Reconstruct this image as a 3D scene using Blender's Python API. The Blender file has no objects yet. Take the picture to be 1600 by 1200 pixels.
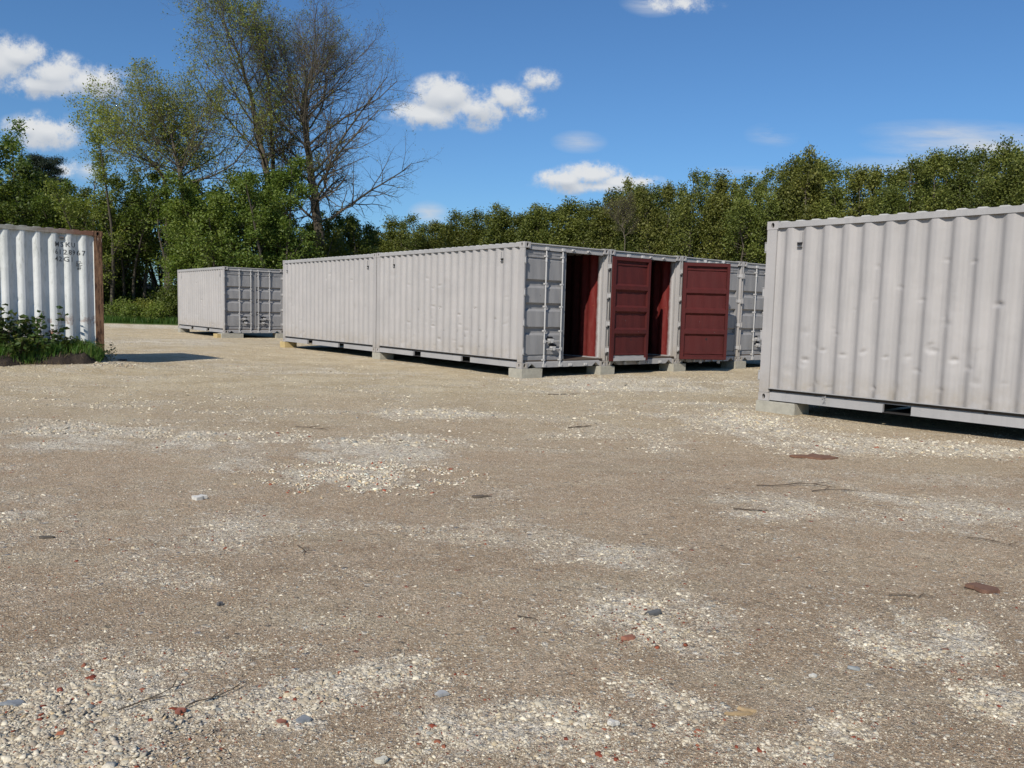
import bpy, bmesh, math, random
import numpy as np
from math import sin, cos, radians, pi, sqrt, atan2, degrees, hypot
from mathutils import Vector, Matrix

S = bpy.context.scene
COL = S.collection
random.seed(7)
RNG = np.random.default_rng(7)

# ------------------------------------------------------------------ camera
FPX, PIT, ROL, CAMH = 1251.08, 0.0928, 0.0254, 1.3846      # focal length in 1600-px frame, pitch, roll, height
_r = np.array([1, 0, 0.0]); _f = np.array([0, cos(PIT), -sin(PIT)]); _u = np.array([0, sin(PIT), cos(PIT)])
_cr = cos(ROL)*_r + sin(ROL)*_u
_cu = cos(ROL)*_u - sin(ROL)*_r
cam = bpy.data.cameras.new("camera")
camo = bpy.data.objects.new("camera", cam); COL.objects.link(camo)
M = Matrix(((_cr[0], _cu[0], -_f[0], 0), (_cr[1], _cu[1], -_f[1], 0), (_cr[2], _cu[2], -_f[2], CAMH), (0, 0, 0, 1)))
camo.matrix_world = M
cam.sensor_width = 36.0; cam.lens = 36.0*FPX/1600.0
cam.clip_start = 0.05; cam.clip_end = 3000
S.camera = camo


def ray(u, v):
    return _f*FPX + _cr*(u-800) - _cu*(v-600)


def at(u, v, Y):                                            # a point at forward distance Y
    d = ray(u, v); return np.array([0, 0, CAMH]) + d*(Y/d[1])


# ------------------------------------------------------------------ world, sun
SUN_AZ, SUN_EL = 67.0, 38.5                                 # direction the light travels (from +X), elevation
w = bpy.data.worlds.new("World"); S.world = w; w.use_nodes = True
w.cycles.sampling_method = 'MANUAL'; w.cycles.sample_map_resolution = 512
nt = w.node_tree; N = nt.nodes; LK = nt.links; N.clear()
out = N.new("ShaderNodeOutputWorld"); bg = N.new("ShaderNodeBackground"); LK.new(bg.outputs[0], out.inputs[0])
bg.inputs[1].default_value = 0.074
sky = N.new("ShaderNodeTexSky"); sky.sky_type = 'NISHITA'; sky.sun_disc = False
sky.sun_elevation = radians(SUN_EL)
sky.sun_rotation = atan2(-cos(radians(SUN_AZ)), -sin(radians(SUN_AZ)))
sky.air_density = 1.0; sky.dust_density = 0.6; sky.ozone_density = 3.2
tc = N.new("ShaderNodeTexCoord")


def vm(op, a, b=None):
    n = N.new("ShaderNodeVectorMath"); n.operation = op
    for i, s in enumerate((a, b)):
        if s is None: continue
        if isinstance(s, tuple): n.inputs[i].default_value = s
        else: LK.new(s, n.inputs[i])
    return n


def mt(op, a, b=None, c=None, clamp=False):
    n = N.new("ShaderNodeMath"); n.operation = op; n.use_clamp = clamp
    for i, s in enumerate((a, b, c)):
        if s is None: continue
        if isinstance(s, (int, float)): n.inputs[i].default_value = s
        else: LK.new(s, n.inputs[i])
    return n.outputs[0]


sep = N.new("ShaderNodeSeparateXYZ"); LK.new(tc.outputs['Generated'], sep.inputs[0])
ysafe = mt('MAXIMUM', sep.outputs[1], 0.04)
uu = mt('DIVIDE', sep.outputs[0], ysafe); vv = mt('DIVIDE', sep.outputs[2], ysafe)
cmb = N.new("ShaderNodeCombineXYZ"); LK.new(uu, cmb.inputs[0]); LK.new(vv, cmb.inputs[1])
P = cmb.outputs[0]
nz = N.new("ShaderNodeTexNoise"); nz.inputs['Scale'].default_value = 9.0; nz.inputs['Detail'].default_value = 7; nz.inputs['Roughness'].default_value = 0.62
LK.new(P, nz.inputs['Vector'])
nz2 = N.new("ShaderNodeTexNoise"); nz2.inputs['Scale'].default_value = 26.0; nz2.inputs['Detail'].default_value = 8; nz2.inputs['Roughness'].default_value = .7
LK.new(P, nz2.inputs['Vector'])
# cumulus puffs: centre and half widths as directions (x/y, z/y)
PUFFS = [(-10, 100, 80, 42, 1), (28, 88, 50, 26, 1), (80, 118, 60, 32, 1), (140, 128, 58, 24, 1), (70, 132, 95, 20, 1),
         (75, 205, 50, 28, .8), (45, 200, 40, 22, .7), (105, 265, 30, 16, .45), (140, 268, 22, 10, .35),
         (665, 180, 55, 20, .9), (700, 150, 50, 30, .95), (745, 170, 52, 30, 1), (795, 155, 34, 24, .8), (825, 175, 26, 13, .6),
         (846, 126, 32, 18, .7), (885, 280, 40, 16, 1), (925, 275, 50, 20, 1), (965, 285, 60, 16, .95), (1000, 284, 34, 12, .7), (935, 292, 80, 13, 1),
         (1060, 6, 60, 16, .5), (1020, 0, 40, 14, .35), (905, 222, 34, 10, .28), (1207, 211, 34, 11, .25),
         (670, 335, 26, 12, .4), (1500, 208, 120, 12, .27), (1560, 232, 160, 14, .42), (1430, 262, 110, 11, .25), (1540, 262, 130, 12, .3), (1180, 268, 60, 5, .14)]


def puffs(shift):
    acc = None
    for (u, v, a, b, s) in PUFFS:
        if s < (.6 if shift else .45): continue
        d = ray(u, v+shift); cu, cv = d[0]/d[1], d[2]/d[1]
        e1 = ray(u+a, v+shift); e2 = ray(u, v+shift-b)
        ru = abs(e1[0]/e1[1]-cu)*1.55; rv = abs(e2[2]/e2[1]-cv)*1.5
        n1 = vm('SUBTRACT', P, (cu, cv, 0)); n2 = vm('MULTIPLY', n1.outputs[0], (1/ru, 1/rv, 0)); n3 = vm('LENGTH', n2.outputs[0])
        val = mt('MULTIPLY', mt('SUBTRACT', 1.0, n3.outputs['Value'], clamp=True), s)
        acc = val if acc is None else mt('MAXIMUM', acc, val)
    return acc


pf = puffs(0)
fz = mt('MULTIPLY', mt('SUBTRACT', nz.outputs['Fac'], 0.5), 1.6)
fz2 = mt('MULTIPLY', mt('SUBTRACT', nz2.outputs['Fac'], 0.5), 2.2)
dens = mt('ADD', mt('ADD', pf, mt('MULTIPLY', fz, mt('MINIMUM', mt('MULTIPLY', pf, 3.0), 1.0))), mt('MULTIPLY', fz2, mt('MINIMUM', mt('MULTIPLY', pf, 3.0), 1.0)))
mr = N.new("ShaderNodeMapRange"); mr.interpolation_type = 'SMOOTHSTEP'
mr.inputs['From Min'].default_value = 0.08; mr.inputs['From Max'].default_value = 0.72
LK.new(dens, mr.inputs['Value'])
front = mt('GREATER_THAN', sep.outputs[1], 0.05)
ws = None
for (u, v, a, b, s) in PUFFS:
    if s >= .45: continue
    d = ray(u, v); cu, cv = d[0]/d[1], d[2]/d[1]; ru, rw = a/FPX*1.35, b/FPX*1.9
    n3 = vm('LENGTH', vm('MULTIPLY', vm('SUBTRACT', P, (cu, cv, 0)).outputs[0], (1/ru, 1/rw, 0)).outputs[0])
    val = mt('MULTIPLY', mt('SUBTRACT', 1.0, n3.outputs['Value'], clamp=True), s*4)
    ws = val if ws is None else mt('MAXIMUM', ws, val)
nw = N.new("ShaderNodeTexNoise"); nw.inputs['Scale'].default_value = 5.0; nw.inputs['Detail'].default_value = 7; nw.inputs['Roughness'].default_value = .65
LK.new(vm('MULTIPLY', P, (1.0, 6.5, 1)).outputs[0], nw.inputs['Vector'])
wr = N.new("ShaderNodeMapRange"); wr.inputs['From Min'].default_value = .36; wr.inputs['From Max'].default_value = .68; LK.new(nw.outputs['Fac'], wr.inputs['Value'])
wisp = mt('MULTIPLY', mt('MULTIPLY', ws, wr.outputs[0], clamp=True), .9)
cm = mt('MULTIPLY', mt('MAXIMUM', mr.outputs[0], wisp), front)
cm = mt('MULTIPLY', cm, 0.97)
pl = puffs(13)                                              # lower copy: where it is thick we look at a cloud's base
shade = N.new("ShaderNodeMapRange"); shade.inputs['From Min'].default_value = -0.30; shade.inputs['From Max'].default_value = 0.25
LK.new(mt('ADD', mt('SUBTRACT', pf, pl), mt('MULTIPLY', fz, 0.35)), shade.inputs['Value'])
ccol = N.new("ShaderNodeMixRGB"); ccol.inputs[1].default_value = (6.6, 7.2, 8.1, 1); ccol.inputs[2].default_value = (10.2, 10.4, 10.6, 1)
LK.new(shade.outputs[0], ccol.inputs[0])
# the sky's own colour, lifted a little to the photograph's clear blue
tint = N.new("ShaderNodeMixRGB"); tint.blend_type = 'MULTIPLY'; tint.inputs[0].default_value = 1.0
tint.inputs[2].default_value = (0.78, 1.16, 1.50, 1)
LK.new(sky.outputs[0], tint.inputs[1])
mx = N.new("ShaderNodeMixRGB"); LK.new(cm, mx.inputs[0]); LK.new(tint.outputs[0], mx.inputs[1]); LK.new(ccol.outputs[0], mx.inputs[2])
LK.new(mx.outputs[0], bg.inputs[0])

sun = bpy.data.lights.new("sun", 'SUN'); sun.energy = 4.7; sun.angle = radians(0.5); sun.color = (1.0, 0.94, 0.85)
suno = bpy.data.objects.new("sun", sun); COL.objects.link(suno)
sd = Vector((cos(radians(SUN_AZ))*cos(radians(SUN_EL)), sin(radians(SUN_AZ))*cos(radians(SUN_EL)), -sin(radians(SUN_EL))))
suno.rotation_euler = sd.to_track_quat('-Z', 'Y').to_euler(); suno.location = (-10, -20, 30)
S.view_settings.view_transform = 'Standard'; S.view_settings.look = 'None'; S.view_settings.gamma = 1
S.view_settings.use_curve_mapping = False; S.view_settings.exposure = 0.0
S.cycles.max_bounces = 6; S.cycles.diffuse_bounces = 1; S.cycles.transparent_max_bounces = 8

# ------------------------------------------------------------------ numpy noise


def _hash(ix, iy, seed):
    h = (ix.astype(np.int64)*374761393 + iy.astype(np.int64)*668265263 + seed*1442695041) & 0xffffffff
    h = ((h ^ (h >> 13))*1274126177) & 0xffffffff
    return ((h ^ (h >> 16)) & 0xffff)/65535.0


def vnoise(x, y, seed=0):
    x = np.asarray(x, float); y = np.asarray(y, float)
    ix = np.floor(x); iy = np.floor(y); fx = x-ix; fy = y-iy
    fx = fx*fx*(3-2*fx); fy = fy*fy*(3-2*fy)
    a = _hash(ix, iy, seed); b = _hash(ix+1, iy, seed); c = _hash(ix, iy+1, seed); d = _hash(ix+1, iy+1, seed)
    return (a*(1-fx)+b*fx)*(1-fy)+(c*(1-fx)+d*fx)*fy


def fbm(x, y, oct=4, seed=0):
    s = 0; a = .5
    for i in range(oct):
        s = s+a*vnoise(x*2**i, y*2**i, seed+i*17); a *= .5
    return s/(1-.5**oct)


def sstep(a, b, x):
    t = np.clip((x-a)/(b-a), 0, 1); return t*t*(3-2*t)

# ------------------------------------------------------------------ mesh helpers


def tag(o, label=None, cat=None, group=None, kind=None):
    if label: o['label'] = label
    if cat: o['category'] = cat
    if group: o['group'] = group
    if kind: o['kind'] = kind
    return o


def empty(name, loc=(0, 0, 0), rz=0, label=None, cat=None, group=None):
    o = bpy.data.objects.new(name, None); COL.objects.link(o); o.location = loc; o.rotation_euler = (0, 0, rz)
    o.empty_display_size = .3
    return tag(o, label, cat, group)


def npmesh(name, verts, faces, mats, parent=None, attrs=None, smooth=False, fmat=None):
    """faces: (n,k) array (all the same k) or a list of such arrays"""
    me = bpy.data.meshes.new(name)
    fl = faces if isinstance(faces, list) else [faces]
    fl = [np.asarray(f, np.int32) for f in fl if len(f)]
    tot = sum(len(f) for f in fl); nl = sum(f.size for f in fl)
    me.vertices.add(len(verts)); me.vertices.foreach_set("co", np.asarray(verts, np.float32).ravel())
    me.loops.add(nl); me.loops.foreach_set("vertex_index", np.concatenate([f.ravel() for f in fl]))
    me.polygons.add(tot)
    sizes = np.concatenate([np.full(len(f), f.shape[1], np.int32) for f in fl])
    st = np.concatenate([[0], np.cumsum(sizes)[:-1]]).astype(np.int32)
    me.polygons.foreach_set("loop_start", st)
    if fmat is not None: me.polygons.foreach_set("material_index", np.asarray(fmat, np.int32))
    if smooth: me.polygons.foreach_set("use_smooth", np.ones(tot, bool))
    for m in (mats if isinstance(mats, (list, tuple)) else [mats]): me.materials.append(m)
    if attrs:
        for k, a in attrs.items():
            a = np.asarray(a, np.float32)
            if a.ndim == 2:
                at_ = me.attributes.new(k, 'FLOAT_COLOR', 'POINT')
                at_.data.foreach_set("color", np.concatenate([a, np.ones((len(a), 1), np.float32)], 1).ravel())
            else:
                at_ = me.attributes.new(k, 'FLOAT', 'POINT'); at_.data.foreach_set("value", a)
    me.update(calc_edges=True); me.validate()
    o = bpy.data.objects.new(name, me); COL.objects.link(o)
    if parent: o.parent = parent
    return o


class MB:
    def __init__(s): s.v = []; s.f = []; s.m = []

    def add(s, vs, fs, m=0):
        b = len(s.v); s.v += [tuple(map(float, p)) for p in vs]
        for f in fs: s.f.append(tuple(b+i for i in f)); s.m.append(m)

    def box(s, x0, x1, y0, y1, z0, z1, m=0):
        if x0 > x1: x0, x1 = x1, x0
        if y0 > y1: y0, y1 = y1, y0
        s.add([(x0, y0, z0), (x1, y0, z0), (x1, y1, z0), (x0, y1, z0), (x0, y0, z1), (x1, y0, z1), (x1, y1, z1), (x0, y1, z1)],
              [(0, 3, 2, 1), (4, 5, 6, 7), (0, 1, 5, 4), (1, 2, 6, 5), (2, 3, 7, 6), (3, 0, 4, 7)], m)

    def cyl(s, p0, p1, r, n=8, m=0, r1=None):
        p0 = Vector(p0); p1 = Vector(p1); d = (p1-p0).normalized()
        a = d.orthogonal().normalized(); b = d.cross(a); r1 = r if r1 is None else r1
        vs = [p0+(a*cos(2*pi*i/n)+b*sin(2*pi*i/n))*r for i in range(n)]+[p1+(a*cos(2*pi*i/n)+b*sin(2*pi*i/n))*r1 for i in range(n)]
        s.add(vs, [(i, (i+1) % n, n+(i+1) % n, n+i) for i in range(n)]+[tuple(range(n-1, -1, -1)), tuple(range(n, 2*n))], m)

    def prism(s, pts, axis, a, b, m=0):
        """pts 2-D outline in the other two axes (order kept), extruded along axis from a to b"""
        def P3(p, t):
            return {'x': (t, p[0], p[1]), 'y': (p[0], t, p[1]), 'z': (p[0], p[1], t)}[axis]
        n = len(pts)
        s.add([P3(p, a) for p in pts]+[P3(p, b) for p in pts],
              [(i, (i+1) % n, n+(i+1) % n, n+i) for i in range(n)]+[tuple(range(n-1, -1, -1)), tuple(range(n, 2*n))], m)

    def holed(s, c, U, V, w, h, rw, rh, depth, m=0, md=1, n=16):
        """flat plate w x h centred at c in the plane U,V with an oval hole running inwards; normal = U x V"""
        c = Vector(c); U = Vector(U); V = Vector(V); Nn = U.cross(V)
        rec = []; ov = []
        for i in range(n):
            t = 2*pi*i/n; cx, cy = cos(t), sin(t)
            k = 1/max(abs(cx), abs(cy)); rec.append(c+U*(cx*k*w/2)+V*(cy*k*h/2)); ov.append(c+U*cx*rw+V*cy*rh)
        inn = [p-Nn*depth for p in ov]
        s.add(rec+ov, [(i, (i+1) % n, n+(i+1) % n, n+i) for i in range(n)], m)
        s.add(ov+inn, [(i, (i+1) % n, n+(i+1) % n, n+i) for i in range(n)], m)
        s.add(inn, [tuple(range(n))], md)

    def build(s, name, mats, parent=None, bevel=0, smooth=False):
        me = bpy.data.meshes.new(name); me.from_pydata(s.v, [], s.f)
        for m in (mats if isinstance(mats, (list, tuple)) else [mats]): me.materials.append(m)
        me.polygons.foreach_set("material_index", s.m)
        bm = bmesh.new(); bm.from_mesh(me); bmesh.ops.recalc_face_normals(bm, faces=bm.faces)
        if bevel:
            eg = [e for e in bm.edges if len(e.link_faces) == 2 and e.calc_face_angle(0) > .6]
            bmesh.ops.bevel(bm, geom=eg, offset=bevel, segments=2, affect='EDGES', clamp_overlap=True)
        bm.to_mesh(me); bm.free()
        if smooth: me.polygons.foreach_set("use_smooth", [True]*len(me.polygons))
        o = bpy.data.objects.new(name, me); COL.objects.link(o)
        if parent: o.parent = parent
        return o

# ------------------------------------------------------------------ materials


class NT:
    def __init__(s, name, rough=.7):
        s.m = bpy.data.materials.new(name); s.m.use_nodes = True; s.t = s.m.node_tree; s.n = s.t.nodes; s.l = s.t.links
        s.b = s.n['Principled BSDF']; s.b.inputs['Roughness'].default_value = rough
        s.b.inputs['Specular IOR Level'].default_value = .3
        s.tc = s.n.new("ShaderNodeTexCoord")

    def noise(s, scale, detail=4, rough=.6, vec=None, dist=0):
        n = s.n.new("ShaderNodeTexNoise"); n.inputs['Scale'].default_value = scale; n.inputs['Detail'].default_value = detail
        n.inputs['Roughness'].default_value = rough; n.inputs['Distortion'].default_value = dist
        s.l.new(vec or s.tc.outputs['Object'], n.inputs['Vector']); return n.outputs['Fac']

    def voro(s, scale, vec=None, feat='F1', rnd=1):
        n = s.n.new("ShaderNodeTexVoronoi"); n.inputs['Scale'].default_value = scale; n.feature = feat; n.inputs['Randomness'].default_value = rnd
        s.l.new(vec or s.tc.outputs['Object'], n.inputs['Vector']); return n

    def mapv(s, sc, vec=None):
        n = s.n.new("ShaderNodeMapping"); n.inputs['Scale'].default_value = sc; s.l.new(vec or s.tc.outputs['Object'], n.inputs['Vector']); return n.outputs[0]

    def rng(s, v, a, b, c=0, d=1):
        n = s.n.new("ShaderNodeMapRange"); n.inputs['From Min'].default_value = a; n.inputs['From Max'].default_value = b
        n.inputs['To Min'].default_value = c; n.inputs['To Max'].default_value = d; s.l.new(v, n.inputs['Value']); return n.outputs[0]

    def mix(s, f, a, b, mode='MIX'):
        n = s.n.new("ShaderNodeMixRGB"); n.blend_type = mode
        for i, x in ((0, f), (1, a), (2, b)):
            if isinstance(x, (int, float)): n.inputs[i].default_value = x
            elif isinstance(x, tuple): n.inputs[i].default_value = (*x, 1)
            else: s.l.new(x, n.inputs[i])
        return n.outputs[0]

    def math(s, op, a, b=None, clamp=False):
        n = s.n.new("ShaderNodeMath"); n.operation = op; n.use_clamp = clamp
        for i, x in ((0, a), (1, b)):
            if x is None: continue
            if isinstance(x, (int, float)): n.inputs[i].default_value = x
            else: s.l.new(x, n.inputs[i])
        return n.outputs[0]

    def sep(s, vec=None):
        n = s.n.new("ShaderNodeSeparateXYZ"); s.l.new(vec or s.tc.outputs['Object'], n.inputs[0]); return n.outputs

    def attr(s, name):
        n = s.n.new("ShaderNodeAttribute"); n.attribute_name = name; return n

    def col(s, c):
        if isinstance(c, tuple): s.b.inputs['Base Color'].default_value = (*c, 1)
        else: s.l.new(c, s.b.inputs['Base Color'])

    def bump(s, h, dist=.01, strength=1):
        n = s.n.new("ShaderNodeBump"); n.inputs['Distance'].default_value = dist; n.inputs['Strength'].default_value = strength
        s.l.new(h, n.inputs['Height']); s.l.new(n.outputs[0], s.b.inputs['Normal'])


def paint(name, c, c2, rough=.5, wear=None, streak=.5, dirt=None):
    t = NT(name, rough); t.b.inputs['Specular IOR Level'].default_value = .35
    big = t.noise(1.1, 5, .6); fine = t.noise(26, 4, .65)
    st = t.noise(3.0, 5, .6, t.mapv((5, 5, .35)))
    base = t.mix(t.rng(big, .35, .65), c, c2)
    base = t.mix(t.math('MULTIPLY', t.rng(st, .5, .78), streak), base, tuple(x*.80 for x in c2))
    base = t.mix(t.math('MULTIPLY', t.rng(fine, .62, .8), .3), base, tuple(min(1, x*1.12) for x in c))
    if wear:
        sp = t.noise(14, 6, .7); base = t.mix(t.rng(sp, wear[1], wear[1]+.05), base, wear[0])
    if dirt:                                                # grime that gathers along the lower edge
        z = t.sep()[2]; d = t.math('MULTIPLY', t.rng(z, dirt[1], dirt[2], 1, 0), t.rng(t.noise(5, 5, .7), .35, .7))
        base = t.mix(d, base, dirt[0])
    t.col(base)
    t.l.new(t.rng(fine, .3, .7, rough-.06, rough+.1), t.b.inputs['Roughness'])
    t.bump(t.math('ADD', t.math('MULTIPLY', t.noise(3.2, 3, .5), 1.0), t.math('MULTIPLY', fine, .12)), .010, .55)
    return t.m


GREY = paint("grey_container_paint", (.385, .362, .345), (.345, .326, .312), .6, dirt=((.30, .26, .21), .15, .55))
GREY2 = paint("grey_container_trim_paint", (.37, .355, .343), (.31, .30, .292), .6)
DOORG = paint("dark_grey_door_faces", (.262, .255, .252), (.230, .225, .223), .62, wear=((.20, .19, .20), .80))  # door outsides, a darker grey than the sides
BARG = paint("galvanised_bar_paint", (.47, .455, .44), (.40, .39, .375), .5)
RED = paint("oxide_red_interior_paint", (.076, .0100, .0085), (.058, .0080, .0072), .7, wear=((.26, .11, .09), .74))
REDIN = None
DARK = NT("rubber_and_shadow_black", .8); DARK.col((.012, .012, .013)); DARK = DARK.m
ROOF = paint("grey_roof_paint", (.52, .50, .48), (.42, .41, .38), .6)


def lining():
    t = NT("red_lining_overspray_and_painted_shade", .55)
    x = t.sep()[0]; n = t.noise(7, 5, .65)
    k = t.rng(t.math('ADD', x, t.math('MULTIPLY', n, .16)), .30, .42, 1, 0)
    red = t.mix(t.rng(t.noise(4, 5, .7, t.mapv((3, 3, .6))), .45, .75), (.135, .015, .013), (.175, .042, .034))
    red = t.mix(t.rng(t.noise(10, 5, .7), .66, .74), red, (.32, .10, .04))
    deep_shade = t.rng(t.math('ADD', x, t.math('MULTIPLY', n, .5)), .75, 1.25)
    red = t.mix(deep_shade, red, (.034, .007, .006))  # interior shade painted in: the red darkens away from the doorway
    t.col(t.mix(k, red, (.42, .40, .39))); t.bump(n, .006, .5); return t.m


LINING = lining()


def white_mat():
    t = NT("weathered_white_container_paint", .55)
    o = t.sep(); z = o[2]; x = o[0]
    base = t.mix(t.rng(t.noise(1.2, 5, .6), .35, .7), (.66, .665, .64), (.50, .515, .49))
    st = t.rng(t.noise(9, 6, .75, t.mapv((2.2, 2.2, .5))), .52, .72)
    ytop = t.rng(z, .6, 2.6, .25, 1.0)
    base = t.mix(t.math('MULTIPLY', st, t.math('MULTIPLY', ytop, .95)), base, (.24, .25, .21))
    rz = t.rng(z, .50, 1.0, 1, 0)
    rn = t.rng(t.noise(3.4, 6, .72), .545, .60)
    base = t.mix(t.math('MULTIPLY', rz, rn), base, (.20, .075, .03))
    rs = t.rng(t.noise(22, 4, .8), .74, .78); base = t.mix(rs, base, (.16, .07, .04))
    t.col(base); t.bump(t.noise(5, 4), .008, .4); return t.m


WHITE = white_mat()


def rust_mat():
    t = NT("rusty_steel", .85)
    n = t.noise(4, 7, .78, t.mapv((5, 5, .8))); n2 = t.noise(22, 6, .8)
    c = t.mix(t.rng(n, .42, .58), (.055, .026, .016), (.24, .135, .075)); c = t.mix(t.rng(n2, .6, .75), c, (.09, .04, .03))
    c = t.mix(t.rng(t.noise(9, 5, .7, t.mapv((3, 3, .4))), .66, .72), c, (.45, .40, .35))
    t.col(c); t.bump(n2, .006, .7); return t.m


RUST = rust_mat()


def dirty_rail():
    t = NT("mossy_dirty_white_steel", .8)
    n = t.noise(6, 6, .7, t.mapv((1, 4, 2)))
    c = t.mix(t.rng(n, .35, .65), (.20, .19, .165), (.36, .36, .32)); x = t.sep()[0]
    k = t.rng(t.math('ADD', x, t.noise(2.5, 4)), .9, 1.9, 1, 0)
    t.col(t.mix(k, c, (.17, .085, .055))); t.bump(n, .006, .6); return t.m


DRAIL = dirty_rail()


def concrete(name, c):
    t = NT(name, .9); n = t.noise(9, 6, .7); n2 = t.noise(60, 3, .7)
    cc = t.mix(t.rng(n, .3, .7), c, tuple(x*.72 for x in c)); cc = t.mix(t.math('MULTIPLY', t.rng(n2, .55, .75), .5), cc, tuple(x*.6 for x in c))
    t.col(cc); t.bump(t.math('ADD', n, t.math('MULTIPLY', n2, .4)), .008, .8); return t.m


CONC = concrete("concrete", (.41, .385, .315))
OCHRE = concrete("ochre_sandstone", (.55, .42, .20))


def flat(name, c, rough=.8, bumps=None):
    t = NT(name, rough)
    n = t.noise(bumps or 12, 5, .65); t.col(t.mix(t.rng(n, .3, .7), c, tuple(x*.65 for x in c))); t.bump(n, .006, .5); return t.m


UNDER = flat("dark_underside", (.03, .028, .026), .9)  # near-black beams and pocket straps below the floor
FLOOR = flat("worn_plywood", (.10, .075, .055), .8)
INK = flat("faded_black_stencil", (.085, .088, .09), .8, 40)
INKG = flat("painted_over_stencil", (.20, .19, .20), .7)
WOODW = flat("grey_weathered_boards", (.30, .29, .27), .9, 5)

# ------------------------------------------------------------------ containers
Hc, Wc = 2.591, 2.438


def corr(x, x0, pitch=.278, depth=.046):
    t = np.mod(x-x0, pitch)/.278*.278
    o, s = .072, .068
    return np.where(t < o, 0.0, np.where(t < o+s, -(t-o)/s, np.where(t < 2*o+s-.002, -1.0, -1+(t-(2*o+s-.002))/s)))*depth


def dentfield(X, Z, dents):
    D = np.zeros_like(X)
    for q_, (s, z, rx, rz, d) in enumerate(dents):
        t_ = .7*sin(q_*2.3); u_ = X-s; w_ = Z-z
        q = np.sqrt(((u_+t_*w_)/rx)**2+((w_-t_*.4*u_)/(rz*(1+.5*(w_ > 0))))**2)*(.8+.5*vnoise(X*26, Z*26, q_))
        D = D + d*np.clip(1-q, 0, 1)**.95
    return D


def side_panel(par, L, ys, x0, dents, mats, fine=True, seed=0, name='side_panel', maxx=None, dep=.046):
    """ys=+1: the y=0 side, -1: the y=-W side. outer skin and a lining 3 mm behind it"""
    a, b = .155, L-.155
    base = []
    k = math.floor((a-x0)/.278)
    while x0+k*.278 < b+.3:
        s = x0+k*.278
        sub = 3 if (fine and (maxx is None or s < maxx)) else 1
        for (p, q) in ((0, .072), (.072, .140), (.140, .210), (.210, .278)):
            for j in range(sub): base.append(s+p+(q-p)*j/sub)
        k += 1
    xs = np.array([a]+[x for x in base if a+.004 < x < b-.004]+[b])
    nzr = 120 if fine else 12
    zs = np.linspace(.188, Hc-.085, nzr)
    X, Z = np.meshgrid(xs, zs, indexing='ij')
    Y = -.004+corr(X, x0, .278, dep)
    Y = np.where((X < a+.001) | (X > b-.001), -.03, Y)
    if fine:
        wob = (fbm(X*1.3+seed*3.1, Z*1.3+seed, 3, seed)-.5)*.005+(fbm(X*7+seed, Z*6, 2, seed+5)-.5)*.004
        D = dentfield(X, Z, dents)*(.45+.55*(Y > -.02))
        edge = np.clip(np.minimum(Z-.19, Hc-.085-Z)/.12, 0, 1)
        Y = Y+(-np.abs(wob)*1.0-D)*edge
    n, m = X.shape
    idx = np.arange(n*m).reshape(n, m)
    q = np.stack([idx[:-1, :-1], idx[1:, :-1], idx[1:, 1:], idx[:-1, 1:]], -1).reshape(-1, 4)
    yo = Y if ys > 0 else -Wc-Y
    yi = (Y-.006) if ys > 0 else -Wc-Y+.006
    V = np.stack([X, yo, Z], -1).reshape(-1, 3); V2 = np.stack([X, yi, Z], -1).reshape(-1, 3)
    qo = q[:, ::-1] if ys > 0 else q
    qi = (q if ys > 0 else q[:, ::-1])+n*m
    return npmesh(name, np.concatenate([V, V2]), np.concatenate([qo, qi]), mats, par, fmat=[0]*len(q)+[1]*len(q))


def casting(par, x, y, top, mat, xo, yo):
    """corner fitting; xo/yo = -1/+1: which way its end and side faces look"""
    lx, ly, lz = .178, .162, .118
    z0 = Hc-lz if top else 0.0
    x0, x1 = (x, x+lx) if xo < 0 else (x-lx, x)
    y0, y1 = (y-ly, y) if yo > 0 else (y, y+ly)
    cx, cy, cz = (x0+x1)/2, (y0+y1)/2, z0+lz/2
    b = MB()
    b.holed((x0 if xo < 0 else x1, cy, cz), (0, -1 if xo < 0 else 1, 0), (0, 0, 1), ly, lz, .030, .042, .05)
    b.holed((x1 if xo < 0 else x0, cy, cz), (0, 1 if xo < 0 else -1, 0), (0, 0, 1), ly, lz, .001, .001, .001)
    b.holed((cx, y1 if yo > 0 else y0, cz), (-1 if yo > 0 else 1, 0, 0), (0, 0, 1), lx, lz, .026, .040, .05)
    b.holed((cx, y0 if yo > 0 else y1, cz), (1 if yo > 0 else -1, 0, 0), (0, 0, 1), lx, lz, .001, .001, .001)
    b.holed((cx, cy, z0+lz if top else z0), (1, 0, 0), (0, 1 if top else -1, 0), lx, ly, .055, .03, .03)
    b.add([(x0, y0, z0), (x1, y0, z0), (x1, y1, z0), (x0, y1, z0)], [(0, 3, 2, 1)])
    return b.build('corner_casting', [mat, DARK], par)


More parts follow.
